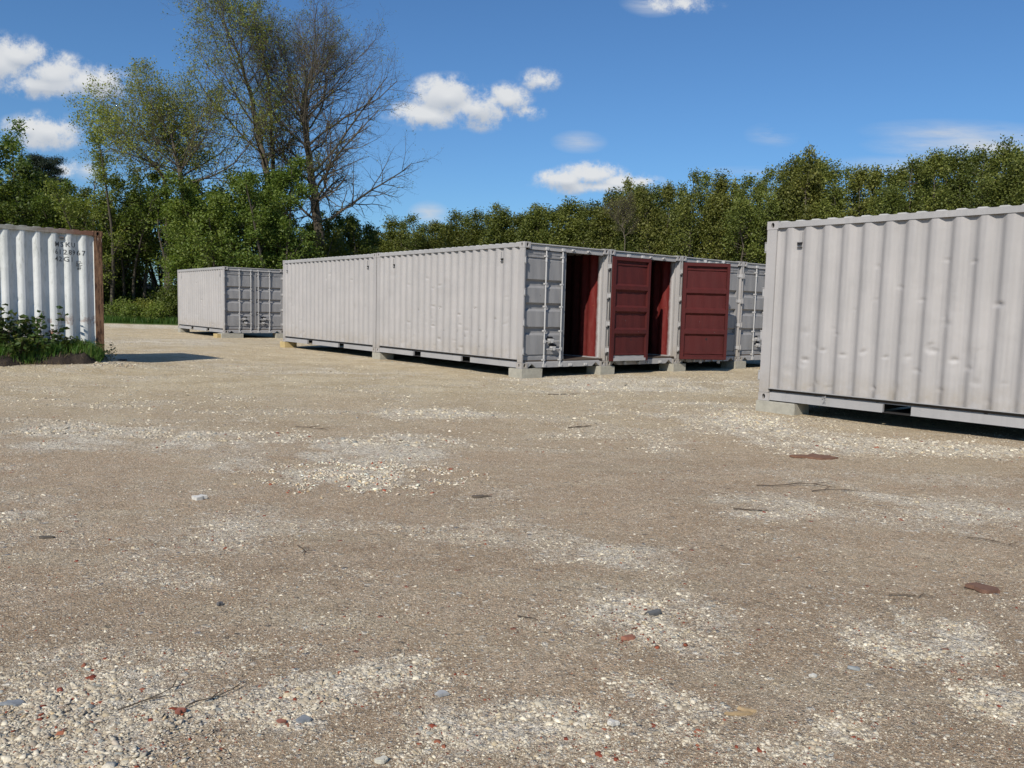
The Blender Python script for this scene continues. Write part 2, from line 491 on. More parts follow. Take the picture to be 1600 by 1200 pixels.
def door_mesh(par, s, outer, inner, frame_in, lowstrip=None):
    """local frame: hinge pin at origin, door runs along s*y, outer face looks to -x. depth v measured along +x"""
    v0 = .075; Wd = 1.190; u0 = .016; zb, zt = .118, 2.432
    b = MB()
    def bx(ua, ub, va, vb, za, zc, m): b.box(v0+va, v0+vb, s*ua, s*ub, za, zc, m)
    fw = .085
    # rails and stiles: outer half and inner half so each side keeps its own paint
    for (ua, ub, za, zc) in ((u0, u0+fw, zb, zt), (Wd-.068, Wd, zb, zt), (u0+fw, Wd-.068, zt-.075, zt), (u0+fw, Wd-.068, zb, zb+.062)):
        bx(ua, ub, 0, .010, za, zc, 0)
        bx(ua, ub, .010, .072, za, zc, 3 if (lowstrip and zc < .3) else 1)
    # corrugated sheet, horizontal grooves
    prof = [(zb+.05, .008)]
    def g(za, zc, d, sl): prof.extend([(za, .008), (za+sl, d), (zc-sl*.85, d), (zc, .008)])
    g(.235, .285, .028, .012)
    g(.685, .865, .066, .05); g(1.185, 1.365, .066, .05); g(1.665, 1.845, .066, .05)
    g(2.245, 2.295, .028, .012)
    prof.append((zt-.06, .008))
    ua, ub = u0+fw+.001, Wd-.069
    nu = 14
    vs = []; fs = []
    P_ = len(prof)
    for i in range(nu+1):
        u = ua+(ub-ua)*i/nu
        for j, (z, v) in enumerate(prof):
            w_ = .003*sin(i*1.7+j*.9)+.002*sin(i*.8+j*2.3) if 0 < i < nu else 0
            vs.append((v0+v+w_, s*u, z))
    for i in range(nu):
        for j in range(P_-1): fs.append((i*P_+j, (i+1)*P_+j, (i+1)*P_+j+1, i*P_+j+1))
    n = len(vs)
    b.add(vs, fs if s > 0 else [f[::-1] for f in fs], 0)
    for k in range(1, P_-1, 4):                             # closed ends of each groove
        for u in (ua, ub): b.add([(v0+prof[k+j][1]-.0005, s*u, prof[k+j][0]) for j in range(4)], [(0, 1, 2, 3)], 0)
    lo = [(x+.003, y, z) for (x, y, z) in vs]
    b.add(lo, [f[::-1] for f in fs] if s > 0 else fs, 1)
    if lowstrip:                                            # unpainted bottom strip inside
        b.box(v0+.0125, v0+.0165, s*(u0+fw), s*(Wd-.068), zb+.062, .236, 3)
    # gasket all round
    bx(Wd, Wd+.008, .012, .040, zb, zt, 2); bx(u0, Wd, .014, .040, zt, zt+.010, 2); bx(u0, Wd, .014, .040, zb-.010, zb, 2)
    o = b.build('door', [outer, inner, DARK, GREY2], par)
    return o


def locking_bars(door, s, seed):
    rr = random.Random(seed); v0 = .075
    for u in (.59, 1.05):
        b = MB(); x = v0-.050
        b.cyl((x, s*u, .045), (x, s*u, 2.50), .0155, 10)
        for z in (.05, 2.485):                              # cams
            b.box(x-.03, x+.012, s*(u-.03), s*(u+.035), z-.028, z+.028)
        for z in (.17, .78, 1.29, 1.76, 2.33):              # guide brackets
            b.box(x-.018, v0+.002, s*(u-.026), s*(u+.026), z-.016, z+.016)
        for z in (.23, 2.25):
            b.cyl((x, s*u, z-.04), (x, s*u, z+.04), .023, 10)
        b.build('locking_bar', BARG, door)
        # lever handle with its catch
        h = MB(); zh = .56 if u < .8 else .40
        h.cyl((x-.012, s*u, zh), (x-.022, s*(u+(.40 if u < .8 else -.40)), zh+rr.uniform(-.008, .008)), .011, 8)
        h.box(x-.03, x+.01, s*(u-.022), s*(u+.022), zh-.035, zh+.035)
        e = u+(.20 if u < .8 else -.20)
        h.box(x-.035, v0+.007, s*(e-.030), s*(e+.030), zh-.03, zh+.015)
        h.box(x-.030, v0+.007, s*(e-.060), s*(e+.045), zh+.015, zh+.055)
        h.build('handle', BARG, door)
        k = MB()                                            # irregular near-black patch behind the catch
        pts = [(s*(e+.01+rr.uniform(.06, .15)*cos(a)), zh+.055+rr.uniform(.03, .075)*sin(a)) for a in [i*pi/7 for i in range(14)]]
        k.prism(pts, 'x', v0+.0045, v0+.0085)
        k.build('dark_patch', DARK, door)


def hinges(door, s):
    for z in (.36, .95, 1.57, 2.22):
        b = MB()
        b.cyl((0, 0, z-.055), (0, 0, z+.055), .019, 10)
        b.prism([(-.014, 0), (.014, 0), (.079, s*.055), (.079, s*.11), (.068, s*.11), (.060, s*.06)], 'z', z-.042, z+.042)
        b.build('hinge', GREY2, door)


def container(loc, rot, label, L=6.058, dents=(), vis=+1, doors=(0, 0), x0=.054, style='grey', seed=0, group='grey shipping containers on blocks',
              lining_on=False, name='shipping_container', fine=True, lowstrip=False):
    root = empty(name, loc, rot, label, 'shipping container', group)
    white = style == 'white'
    side = WHITE if white else GREY
    trim = DRAIL if white else GREY2
    post = RUST if white else GREY
    rr = random.Random(seed)
    # generated small dents
    dl = [(s, z, rr.uniform(.030, .085), rr.uniform(.014, .042), rr.uniform(.018, .050)) for (s, z) in dents]
    for i in range(26 if fine else 0):
        dl.append((rr.uniform(.3, L-.3), rr.uniform(.25, 1.2), rr.uniform(.03, .08), rr.uniform(.02, .07), rr.uniform(.006, .018)))
    for i in range(10 if fine else 0):
        dl.append((rr.uniform(.3, L-.3), rr.uniform(.3, 2.2), rr.uniform(.1, .35), rr.uniform(.08, .3), rr.uniform(.004, .012)))
    for ys in (1, -1):
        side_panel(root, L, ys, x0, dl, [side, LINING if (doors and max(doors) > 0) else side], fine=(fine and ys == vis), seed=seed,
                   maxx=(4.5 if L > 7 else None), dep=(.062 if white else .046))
    # castings and posts
    for xe, xo in ((0, -1), (L, 1)):
        for ye, yo in ((0, 1), (-Wc, -1)):
            casting(root, xe, ye, True, post, xo, yo); casting(root, xe, ye, False, post, xo, yo)
            b = MB(); sx = 1 if xo < 0 else -1; sy = -1 if yo > 0 else 1
            X = lambda t: xe+sx*t
            Y = lambda t: ye+sy*t
            pts = [(X(.004), Y(.004)), (X(.160), Y(.004)), (X(.160), Y(.050)), (X(.055), Y(.050)), (X(.055), Y(.030+.04)), (X(.004), Y(.070))]
            if xo < 0: pts = [(X(.004), Y(.004)), (X(.160), Y(.004)), (X(.160), Y(.075)), (X(.115), Y(.075)), (X(.115), Y(.040)), (X(.004), Y(.040))]
            b.prism(pts, 'z', .118, Hc-.118)
            for z in (.36, .95, 1.57, 2.22) if (xo < 0 and not white) else ():      # hinge lugs on the end face
                for dz in (-.075, .060):
                    b.box(X(-.032), X(.006), Y(.006), Y(.040), z+dz, z+dz+.015)
            b.build('corner_post', post, root, bevel=.004)
    # side rails
    for ys in (1, -1):
        Y = (lambda t: t) if ys > 0 else (lambda t: -Wc-t)
        b = MB(); b.box(.178, L-.178, Y(-.055), Y(.006), Hc-.100, Hc-.022); b.build('top_rail', trim, root)
        b = MB()
        c = L/2; pk = [(c-1.025-.18, c-1.025+.18), (c+1.025-.18, c+1.025+.18)] if L < 7 else []
        segs = []; a = .178
        for (p, q) in pk: segs.append((a, p)); a = q
        segs.append((a, L-.178))
        for (p, q) in segs:
            b.box(p, q, Y(-.060), Y(-.010), .022, .126)
            b.box(p, q, Y(-.060), Y(-.004), .014, .022)
        b.box(.178, L-.178, Y(-.110), Y(-.062), .126, .180)
        b.box(.160, L-.160, Y(-.058), Y(.012), .180, .189)
        b.build('bottom_rail', trim if not white else WHITE, root)
    # floor with beams under it, fork pockets
    b = MB(); b.box(.06, L-.06, -Wc+.05, -.05, .140, .168); b.build('floor', FLOOR, root)
    b = MB()
    n = int(L/.42)
    for i in range(1, n):
        xx = i*L/n
        if L < 7 and (abs(xx-(L/2-1.025)) < .26 or abs(xx-(L/2+1.025)) < .26): continue
        b.box(xx-.02, xx+.02, -Wc+.062, -.062, .03, .139)
    for (p, q) in pk:
        b.box(p, q, -Wc+.008, -.008, .012, .020)
    b.build('floor_beam_frame', UNDER, root)
    # roof: shallow cross corrugations
    xs = []; x = .18
    k = 0
    pts = []
    while x < L-.20:
        pts += [(x, Hc-.026), (x+.03, Hc-.004), (x+.12, Hc-.004), (x+.15, Hc-.026)]; x += .209*1.12
    pts = [(.17, Hc-.026)]+pts+[(L-.17, Hc-.026)]
    V = []; F = []
    for (px_, pz) in pts: V += [(px_, -.022, pz), (px_, -Wc+.022, pz)]
    for i in range(len(pts)-1): F.append((2*i, 2*i+2, 2*i+3, 2*i+1))
    low = len(V)
    for (px_, pz) in pts: V += [(px_, -.022, Hc-.032), (px_, -Wc+.022, Hc-.032)]
    for i in range(len(pts)-1): F += [(low+2*i, low+2*i+1, low+2*i+3, low+2*i+2), (2*i, low+2*i, low+2*i+2, 2*i+2), (2*i+1, 2*i+3, low+2*i+3, low+2*i+1)]
    b = MB(); b.add(V, F); b.box(.005, .17, -Wc+.165, -.165, Hc-.034, Hc-.024); b.box(L-.17, L-.005, -Wc+.165, -.165, Hc-.034, Hc-.024)
    b.build('roof', trim if white else ROOF, root)
    # far end wall (and the near one where there are no doors)
    ends = (L,) if doors else (0, L)
    for xe in ends:
        sx = -1 if xe > 0 else 1
        ys = np.arange(-Wc+.165, -.165, .0695); pr = []
        for i, y in enumerate(ys): pr.append((y, [0, 0, .04, .04][i % 4]))
        pr.append((-.165, 0))
        b = MB(); V = []; F = []
        for (y, d) in pr: V += [(xe+sx*(.012+d), y, .16), (xe+sx*(.012+d), y, Hc-.118)]
        for i in range(len(pr)-1): F.append((2*i, 2*i+2, 2*i+3, 2*i+1))
        b.add(V, F, 0); n = len(V)
        b.add([(x+sx*.003, y, z) for (x, y, z) in V], [f[::-1] for f in F], 1)
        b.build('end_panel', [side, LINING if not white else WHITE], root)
        b = MB(); b.box(xe+sx*.006, xe+sx*.07, -Wc+.162, -.162, .02, .159); b.build('end_sill', post, root); b = MB(); b.box(xe+sx*.006, xe+sx*.06, -Wc+.162, -.162, Hc-.117, Hc-.035)
        b.build('end_header', post, root)
    if doors:
        b = MB(); b.box(.034, .125, -Wc+.162, -.162, Hc-.145, Hc-.012); b.build('door_header', GREY2, root)
        for y in (-.62, -1.075, -Wc+1.075, -Wc+.62):        # cam keepers on the header
            hb = MB(); hb.box(-.012, .034, y-.035, y-.018, Hc-.115, Hc-.075); hb.box(-.012, .034, y+.018, y+.035, Hc-.115, Hc-.075)
            hb.box(-.016, .034, y-.018, y+.018, Hc-.090, Hc-.075)
            hb.build('header_keeper', BARG, root)
        ym, yM = -Wc+.162, -.162
        b = MB()
        pts = [(yM, .118), (yM, .012), (yM-.03, .012), (yM-.13, .092), (yM-.23, .012), (ym+.23, .012), (ym+.13, .092), (ym+.03, .012), (ym, .012), (ym, .118)]
        # sill as quads so the notches stay clean
        top = .118; xs_ = [(yM, .012), (yM-.02, .012), (yM-.12, .088), (yM-.14, .088), (yM-.24, .012), (ym+.24, .012), (ym+.14, .088), (ym+.12, .088), (ym+.02, .012), (ym, .012)]
        V = []; F = []
        for (y, z) in xs_: V += [(.020, y, z), (.020, y, top), (.125, y, top+.03), (.125, y, z)]
        for i in range(len(xs_)-1):
            a, c_ = 4*i, 4*i+4
            F += [(a, c_, c_+1, a+1), (a+1, c_+1, c_+2, a+2), (a+2, c_+2, c_+3, a+3), (a+3, c_+3, c_, a)]
        F += [(0, 1, 2, 3), tuple(reversed([4*(len(xs_)-1)+j for j in range(4)]))]
        b.add(V, F); b.build('door_sill', GREY2, root)
        for y in (-.62, -1.075, -Wc+1.075, -Wc+.62):
            kb = MB(); kb.box(-.012, .020, y-.035, y-.018, .03, .085); kb.box(-.012, .020, y+.018, y+.035, .03, .085); kb.box(-.014, .018, y-.018, y+.018, .03, .045)
            kb.build('sill_keeper', BARG, root)
        for i, sgn in ((0, -1), (1, 1)):                    # door 0: at the y=0 side, door 1: the other
            ang = doors[i]
            d = door_mesh(root, sgn, DOORG, RED, RED, lowstrip and ang != 0)
            d.location = (-.012, -.018 if i == 0 else -Wc+.018, 0)
            d.rotation_euler = (0, 0, radians(ang)*(-sgn)*-1)
            locking_bars(d, sgn, seed*2+i); hinges(d, sgn)
            if ang: d['label'] = 'door swung wide open, its dark red inside facing out'
    return root


def frame(ax, ay, t):                                       # world point of a container-local (x,y)
    return lambda x, y: (ax+x*cos(t)-y*sin(t), ay+x*sin(t)+y*cos(t))


AX, AY, AT, Z0 = .1867, 16.4041, 2.249, .175
lt = np.array([cos(AT), sin(AT)]); wt = np.array([sin(AT), -cos(AT)]); STEP = Wc+.0281
dA = [(3.65, 1.89), (3.39, 1.65), (4.49, 1.75), (3.11, 1.72), (3.38, 1.23), (3.09, 1.21), (3.78, 1.08), (4.01, 1.12), (1.69, 1.22), (2.3, 1.06), (4.47, 0.82), (3.37, 0.77), (2.9, 0.67), (2.26, 0.83), (1.49, 0.72), (3.31, 0.3), (3.1, 0.47), (2.21, 0.32), (2.34, 0.25), (2.75, 0.21), (2.48, 0.46), (0.57, 1.46), (1.99, 0.71), (0.95, 0.99)]
dA2 = [(2.76, 2.1), (3.01, 1.96), (1.41, 1.91), (2.77, 1.67), (1.61, 2.03), (0.22, 1.35), (1.29, 0.34), (1.34, 0.64), (1.69, 0.23)]
dR = [(1.62, 1.91), (2.78, 1.94), (1.93, 1.64), (1.63, 1.48), (2.21, 1.48), (1.35, 1.34), (3.07, 1.43), (1.11, 1.01), (2.47, 1.97), (0.95, 0.78), (1.51, 0.78), (1.23, 0.73), (1.82, 0.74), (2.09, 0.76), (2.39, 0.85), (0.7, 0.63), (0.78, 0.26), (1.68, 0.32), (2.5, 0.37), (3.04, 0.27), (1.37, 0.24), (2.2, 0.59), (2.8, 0.66), (2.65, 0.75), (2.5, 1.27), (1.06, 0.27)]
ctA = container((AX, AY, Z0), AT, 'grey container with wide open black doorway at the nearest corner of the row', dents=dA, doors=(0, 178), seed=3, lowstrip=True)
a2 = np.array([AX, AY])+lt*(6.058+.0288)
ctA2 = container((a2[0], a2[1], Z0-.005), AT, 'smooth grey container set end to end behind the one with the nearest open doorway', dents=dA2, doors=None, seed=5)
b1 = np.array([AX, AY])+wt*STEP
ctB = container((b1[0], b1[1], Z0+.002), AT, 'grey container with a narrow open doorway between the two red doors', dents=(), doors=(0, 150), seed=8, fine=False)
c1 = b1+wt*STEP
ctC = container((c1[0], c1[1], Z0+.008), AT, 'grey container with shut doors mostly hidden behind the widest red door', dents=(), doors=(0, 0), seed=11, fine=False)
d1 = c1+wt*STEP
ctD = container((d1[0], d1[1], Z0+.010), AT, 'grey container with shut doors partly hidden by the big container on the right', dents=(), doors=(0, 0), seed=14, fine=False)
FT = 2.2447
ctF = container((-11.2687, 31.2487, .1756), FT, 'far grey container standing alone with shut dark grey doors', dents=[(3.43, 1.97), (2.82, 1.27), (2.31, 1.08), (1.44, 0.32), (1.24, 0.23)], doors=(0, 0), seed=17)
RT = -.8498
R0 = np.array([3.6384, 11.7667])+Wc*np.array([cos(RT+pi/2), sin(RT+pi/2)])
ctR = container((R0[0], R0[1], .1509), RT, 'large grey dented container cut off by the right edge of the photo', dents=dR, vis=-1, doors=(0, 0), seed=21)
WTH = 3.9467; WX, WY, WZ = -8.532, 16.7238, .1833
ctW = container((WX, WY, WZ), WTH, 'weathered white container with rusty corner post and black stencilled numbers', L=12.192, x0=.035, dents=[(1.55, 1.14), (1.3, 1.05), (.69, .68), (.45, .75), (1.0, .5)], doors=None, style='white', seed=25, group='white shipping container')

# ---- writing


def lettering(par, txt, s0, z0, size, x0, name='stencilled_text', mat=None, ys=1, sgn=-1, depth=.062, space=1.35, flatx=None):
    cu = bpy.data.curves.new(name, 'FONT'); cu.body = txt; cu.size = size/.72; cu.space_character = space; cu.offset = .001; cu.resolution_u = 2
    tmp = bpy.data.objects.new(name, cu); COL.objects.link(tmp)
    bpy.context.view_layer.update()
    me = bpy.data.meshes.new_from_object(tmp.evaluated_get(bpy.context.evaluated_depsgraph_get()))
    bpy.data.objects.remove(tmp); bpy.data.curves.remove(cu)
    bm = bmesh.new(); bm.from_mesh(me)
    wdt = max((v.co.x for v in bm.verts), default=0)
    if flatx is None:
        k = -40
        while k < 60:
            for p in (0, .072, .140, .210):
                px_ = (x0+k*.278+p-s0)*sgn
                if -.01 < px_ < wdt+.01:
                    bmesh.ops.bisect_plane(bm, geom=bm.verts[:]+bm.edges[:]+bm.faces[:], plane_co=(px_, 0, 0), plane_no=(1, 0, 0))
            k += 1
    for v in bm.verts:
        if flatx is None:
            s = s0+sgn*v.co.x
            y = -.004+float(corr(np.array(s), x0, .278, depth))+.0035
            if ys < 0: y = -Wc-y
            v.co = Vector((s, y, z0+v.co.y))
        else:
            v.co = Vector((flatx, s0+sgn*v.co.x, z0+v.co.y))
    bmesh.ops.recalc_face_normals(bm, faces=bm.faces)
    bm.to_mesh(me); bm.free(); me.materials.clear(); me.materials.append(mat or INK)
    o = bpy.data.objects.new(name, me); COL.objects.link(o); o.parent = par
    return o


wx0 = .035
lettering(ctW, "MSKU", .90, 2.225, .098, wx0, space=1.22)
lettering(ctW, "6128967", .90, 2.075, .098, wx0, space=1.22)
lettering(ctW, "42G1", .90, 1.935, .098, wx0, space=1.22)
lettering(ctW, "87", .475, 1.78, .045, wx0, space=1.0)
lettering(ctW, "SC", .490, 1.865, .060, wx0, space=1.0)
b = MB()                                                    # boxed mark
for (a0, a1, z0_, z1_) in ((.50, .37, 1.945, 1.953), (.50, .37, 1.845, 1.853), (.50, .492, 1.853, 1.945), (.378, .37, 1.853, 1.945)):
    b.box(a0, a1, -.034, -.030, z0_, z1_)
b.build('stencilled_mark', INK, ctW)
b = MB(); b.box(.80, .72, -.036, -.018, 2.405, 2.425, 1); b.box(.79, .73, -.036, -.012, 2.375, 2.405); b.build('vent_cover', [INK, DRAIL], ctW)
# small vents near the ends of the grey sides
for (ct, lst, ys) in ((ctA, (.62, 5.30), 1), (ctA2, (.35, 5.66), 1), (ctF, (.5, 5.6), 1), (ctR, (.52,), -1)):
    for s_ in lst:
        ph = math.floor((s_-.054)/.278)*.278+.054+.14       # inner flat
        b = MB(); Y = (lambda t: t) if ys > 0 else (lambda t: -Wc-t)
        b.box(ph, ph+.065, Y(-.042), Y(-.022), 2.245, 2.275, 1); b.box(ph, ph+.072, Y(-.042), Y(-.016), 2.275, 2.285); b.box(ph, ph+.072, Y(-.042), Y(-.016), 2.205, 2.213, 1)
        b.box(ph+.066, ph+.070, Y(-.042), Y(-.030), 2.285, 2.42)
        b.build('vent', [GREY2, DARK], ct)
# painted-over number on the far container's right door
fr = [c for c in ctF.children if c.name.startswith('door') and 'header' not in c.name and 'sill' not in c.name]
fd = [c for c in fr if c.location.y < -1][0]
o = lettering(fd, "14942", .50, 2.00, .085, 0, name='stencilled_text', mat=INKG, sgn=-1, flatx=.075+.0135, space=1.1)
# lashing wire twisted round the right container's bottom rail
b = MB(); rq = random.Random(4)
for i in range(7):
    b.cyl((1.03+rq.uniform(-.02, .02), -Wc-.01, .13+rq.uniform(-.02, .04)), (1.03+rq.uniform(-.04, .04), -Wc-.03, .10+rq.uniform(-.05, .05)), .004, 5)
b.build('wire_knot', GREY2, ctR)

# ---- blocks the containers stand on


def block(x, y, z1, rz, lx, ly, mat, label, group='concrete blocks under the containers'):
    b = MB(); hx, hy = lx/2, ly/2; rr = random.Random(int(x*100+y*7))
    b.box(-hx, hx, -hy, hy, -.06, z1)
    o = b.build('concrete_block' if mat is CONC else 'stone_block', mat, None, bevel=.008)
    for v in o.data.vertices: v.co += Vector((rr.uniform(-.004, .004), rr.uniform(-.004, .004), 0 if v.co.z > 0 else 0))
    o.location = (x, y, 0); o.rotation_euler = (0, 0, rz)
    tag(o, label, 'block', group); return o


fA = frame(AX, AY, AT)
x, y = fA(.16, -.24); block(x, y, Z0-.002, AT, .44, .56, CONC, 'concrete block under the nearest corner of the long container row')
x, y = fA(.16, -STEP+.02); block(x, y, Z0-.001, AT, .46, .44, CONC, 'concrete block left of the first red open door, under the first joint of the row')
x, y = fA(.16, -2*STEP-.0); block(x, y, Z0+.001, AT, .46, .46, CONC, 'concrete block between the two red open doors')
x, y = fA(.16, -3*STEP-.0); block(x, y, Z0+.007, AT, .46, .46, CONC, 'concrete block right of the widest red open door')
x, y = fA(6.058+.014, -.22); block(x, y, Z0-.007, AT, .42, .42, CONC, 'concrete block under the joint between the two long grey sides')
x, y = fA(2*6.058-.1, -.13); block(x, y, Z0-.007, AT, .40, .40, OCHRE, 'ochre block under the far left end of the long row')
fF = frame(-11.2687, 31.2487, FT)
x, y = fF(.16, -.30); block(x, y, .174, FT, .5, .85, CONC, 'wide grey block under the near corner of the far lone container')
x, y = fF(.24, .14); block(x, y, .150, FT, .45, .26, OCHRE, 'ochre stone beside the near corner of the far lone container')
x, y = fF(6.0-.1, -.2); block(x, y, .174, FT, .4, .4, CONC, 'block under the far left end of the lone container')
x, y = fF(.16, -Wc+.2); block(x, y, .174, FT, .4, .3, CONC, 'pale block under the right door corner of the lone container')
fR = frame(R0[0], R0[1], RT)
x, y = fR(.30, -Wc+.17); block(x, y, .149, RT, .62, .42, CONC, 'concrete block under the left corner of the big right-hand container')
fW = frame(WX, WY, WTH)
x, y = fW(.15, -.2); block(x, y, WZ-.002, WTH, .4, .4, CONC, 'concrete block behind the soil under the rusty post')

# ------------------------------------------------------------------ ground
PATCH = [(-1.25, 7.84, 0.68, 0.79, 1.), (-1.29, 6.43, 0.56, 0.49, 1.1), (-1.18, 6.18, 0.39, 0.27, 1.1), (-3.64, 8.21, 1.46, 0.55, .8), (-4.37, 7.31, 0.4, 0.32, .6), (-2.3, 6.81, 0.32, 0.28, .6), (3.64, 8.99, 0.93, 0.94, .75), (3.17, 10.31, 0.48, 0.99, .9), (4.55, 8.64, 1.15, 0.53, .8), (0.55, 3.6, 0.2, 0.32, .95), (0.6, 3.3, 0.17, 0.15, .8), (-1.62, 4.78, 0.25, 0.25, .6), (-1.48, 2.44, 0.38, 0.24, 1.25), (-1.19, 2.65, 0.39, 0.18, .8), (-0.52, 2.76, 0.5, 0.19, .9), (0.13, 2.47, 0.33, 0.19, .7), (0.8, 2.63, 0.45, 0.22, .5), (1.9, 3.48, 0.39, 0.19, .6), (1.82, 2.83, 0.19, 0.3, .6), (3.34, 5.66, 0.44, 0.38, .6), (3.0, 6.1, 0.31, 0.31, .5), (0.77, 4.59, 0.23, 0.2, .5), (2.35, 11.64, 1.38, 1.25, .4), (2.53, 15.8, 2.73, 2.0, .7), (-1.01, 10.53, 0.76, 0.65, .7), (1.84, 5.87, 0.45, 0.29, .55), (-1.01, 3.94, 0.38, 0.13, .4), (-0.21, 2.9, 0.29, 0.16, .6), (-3.05, 5.09, 0.32, 0.22, .5), (1.8, 3.92, 0.13, 0.14, .4), (1.13, 14.03, 1.41, 0.91, .5), (-5.5, 17.12, 2.59, 1.02, .4), (-11.81, 26.77, 2.4, 2.46, .5), (0.62, 3.62, 0.4, 0.45, .5), (-16, 44, 8, 4, .8), (-9.6, 14.9, 1.6, .35, .5)]
WLT = np.array([cos(WTH), sin(WTH)]); WN = np.array([cos(WTH+pi/2), sin(WTH+pi/2)])


def wlocal(x, y):
    dx, dy = x-WX, y-WY
    return dx*WLT[0]+dy*WLT[1], dx*WN[0]+dy*WN[1]


def terrain(x, y):
    s, d = wlocal(x, y)
    a = sstep(3.0, .8, d)*sstep(-9, -4, d)*sstep(-1.2, .4, s)
    r = np.hypot(x, y)
    z = .13*a
    z = z+(fbm(x*.35, y*.35, 3, 3)-.5)*.05*sstep(2, 7, r)+(fbm(x*1.6, y*1.6, 3, 9)-.5)*.018
    # sink a little toward nothing under the container rows so blocks stay buried
    return z-.012


def patchness(x, y):
    p = np.zeros_like(x)
    wx_ = x+(fbm(x*2.2, y*2.2, 3, 21)-.5)*.5; wy_ = y+(fbm(x*2.2, y*2.2, 3, 22)-.5)*.7
    for (cx, cy, rx, ry, k) in PATCH:
        q = ((wx_-cx)/(rx*1.25))**2+((wy_-cy)/(ry*1.25))**2
        p = np.maximum(p, k*np.clip(1.15-q, 0, 1))
    n = fbm(x*1.2, y*2.0, 6, 31)-.03+.10*(fbm(x*9, y*9, 2, 35)-.5)
    return np.clip(p*(-.35+2.7*fbm(x*5, y*5, 4, 33))+np.clip((n-.50)*4.2, 0, .48), 0, 1.2)


NA, NR = 900, 330
rad = np.concatenate([[0.0], np.geomspace(.5, 45, NR-26), np.geomspace(48, 900, 25)])
ang = np.linspace(0, 2*pi, NA, endpoint=False)
# denser in front of the camera: warp the angle
ang = ang+.62*np.sin(2*(ang-pi/2)+pi)*.5*-1*-1 if False else ang
A_, R_ = np.meshgrid(ang, rad[1:], indexing='ij')
GX = R_*np.cos(A_); GY = R_*np.sin(A_); GZ = terrain(GX, GY)
pt = patchness(GX, GY)
mic = (fbm(GX*14, GY*14, 3, 41)-.5)*.020*np.clip(pt*1.6, .10, 1)*sstep(22, 8, R_)
GZ = GZ+mic
m_ = NR-1
idx = np.arange(NA*m_).reshape(NA, m_)
nxt = np.roll(idx, -1, axis=0)
quads = np.stack([idx[:, :-1], idx[:, 1:], nxt[:, 1:], nxt[:, :-1]], -1).reshape(-1, 4)
cv = NA*m_
tris = np.stack([np.full(NA, cv), idx[:, 0], nxt[:, 0]], -1)
V = np.concatenate([np.stack([GX, GY, GZ], -1).reshape(-1, 3), [[0, 0, float(terrain(np.array(0.), np.array(0.)))]]])


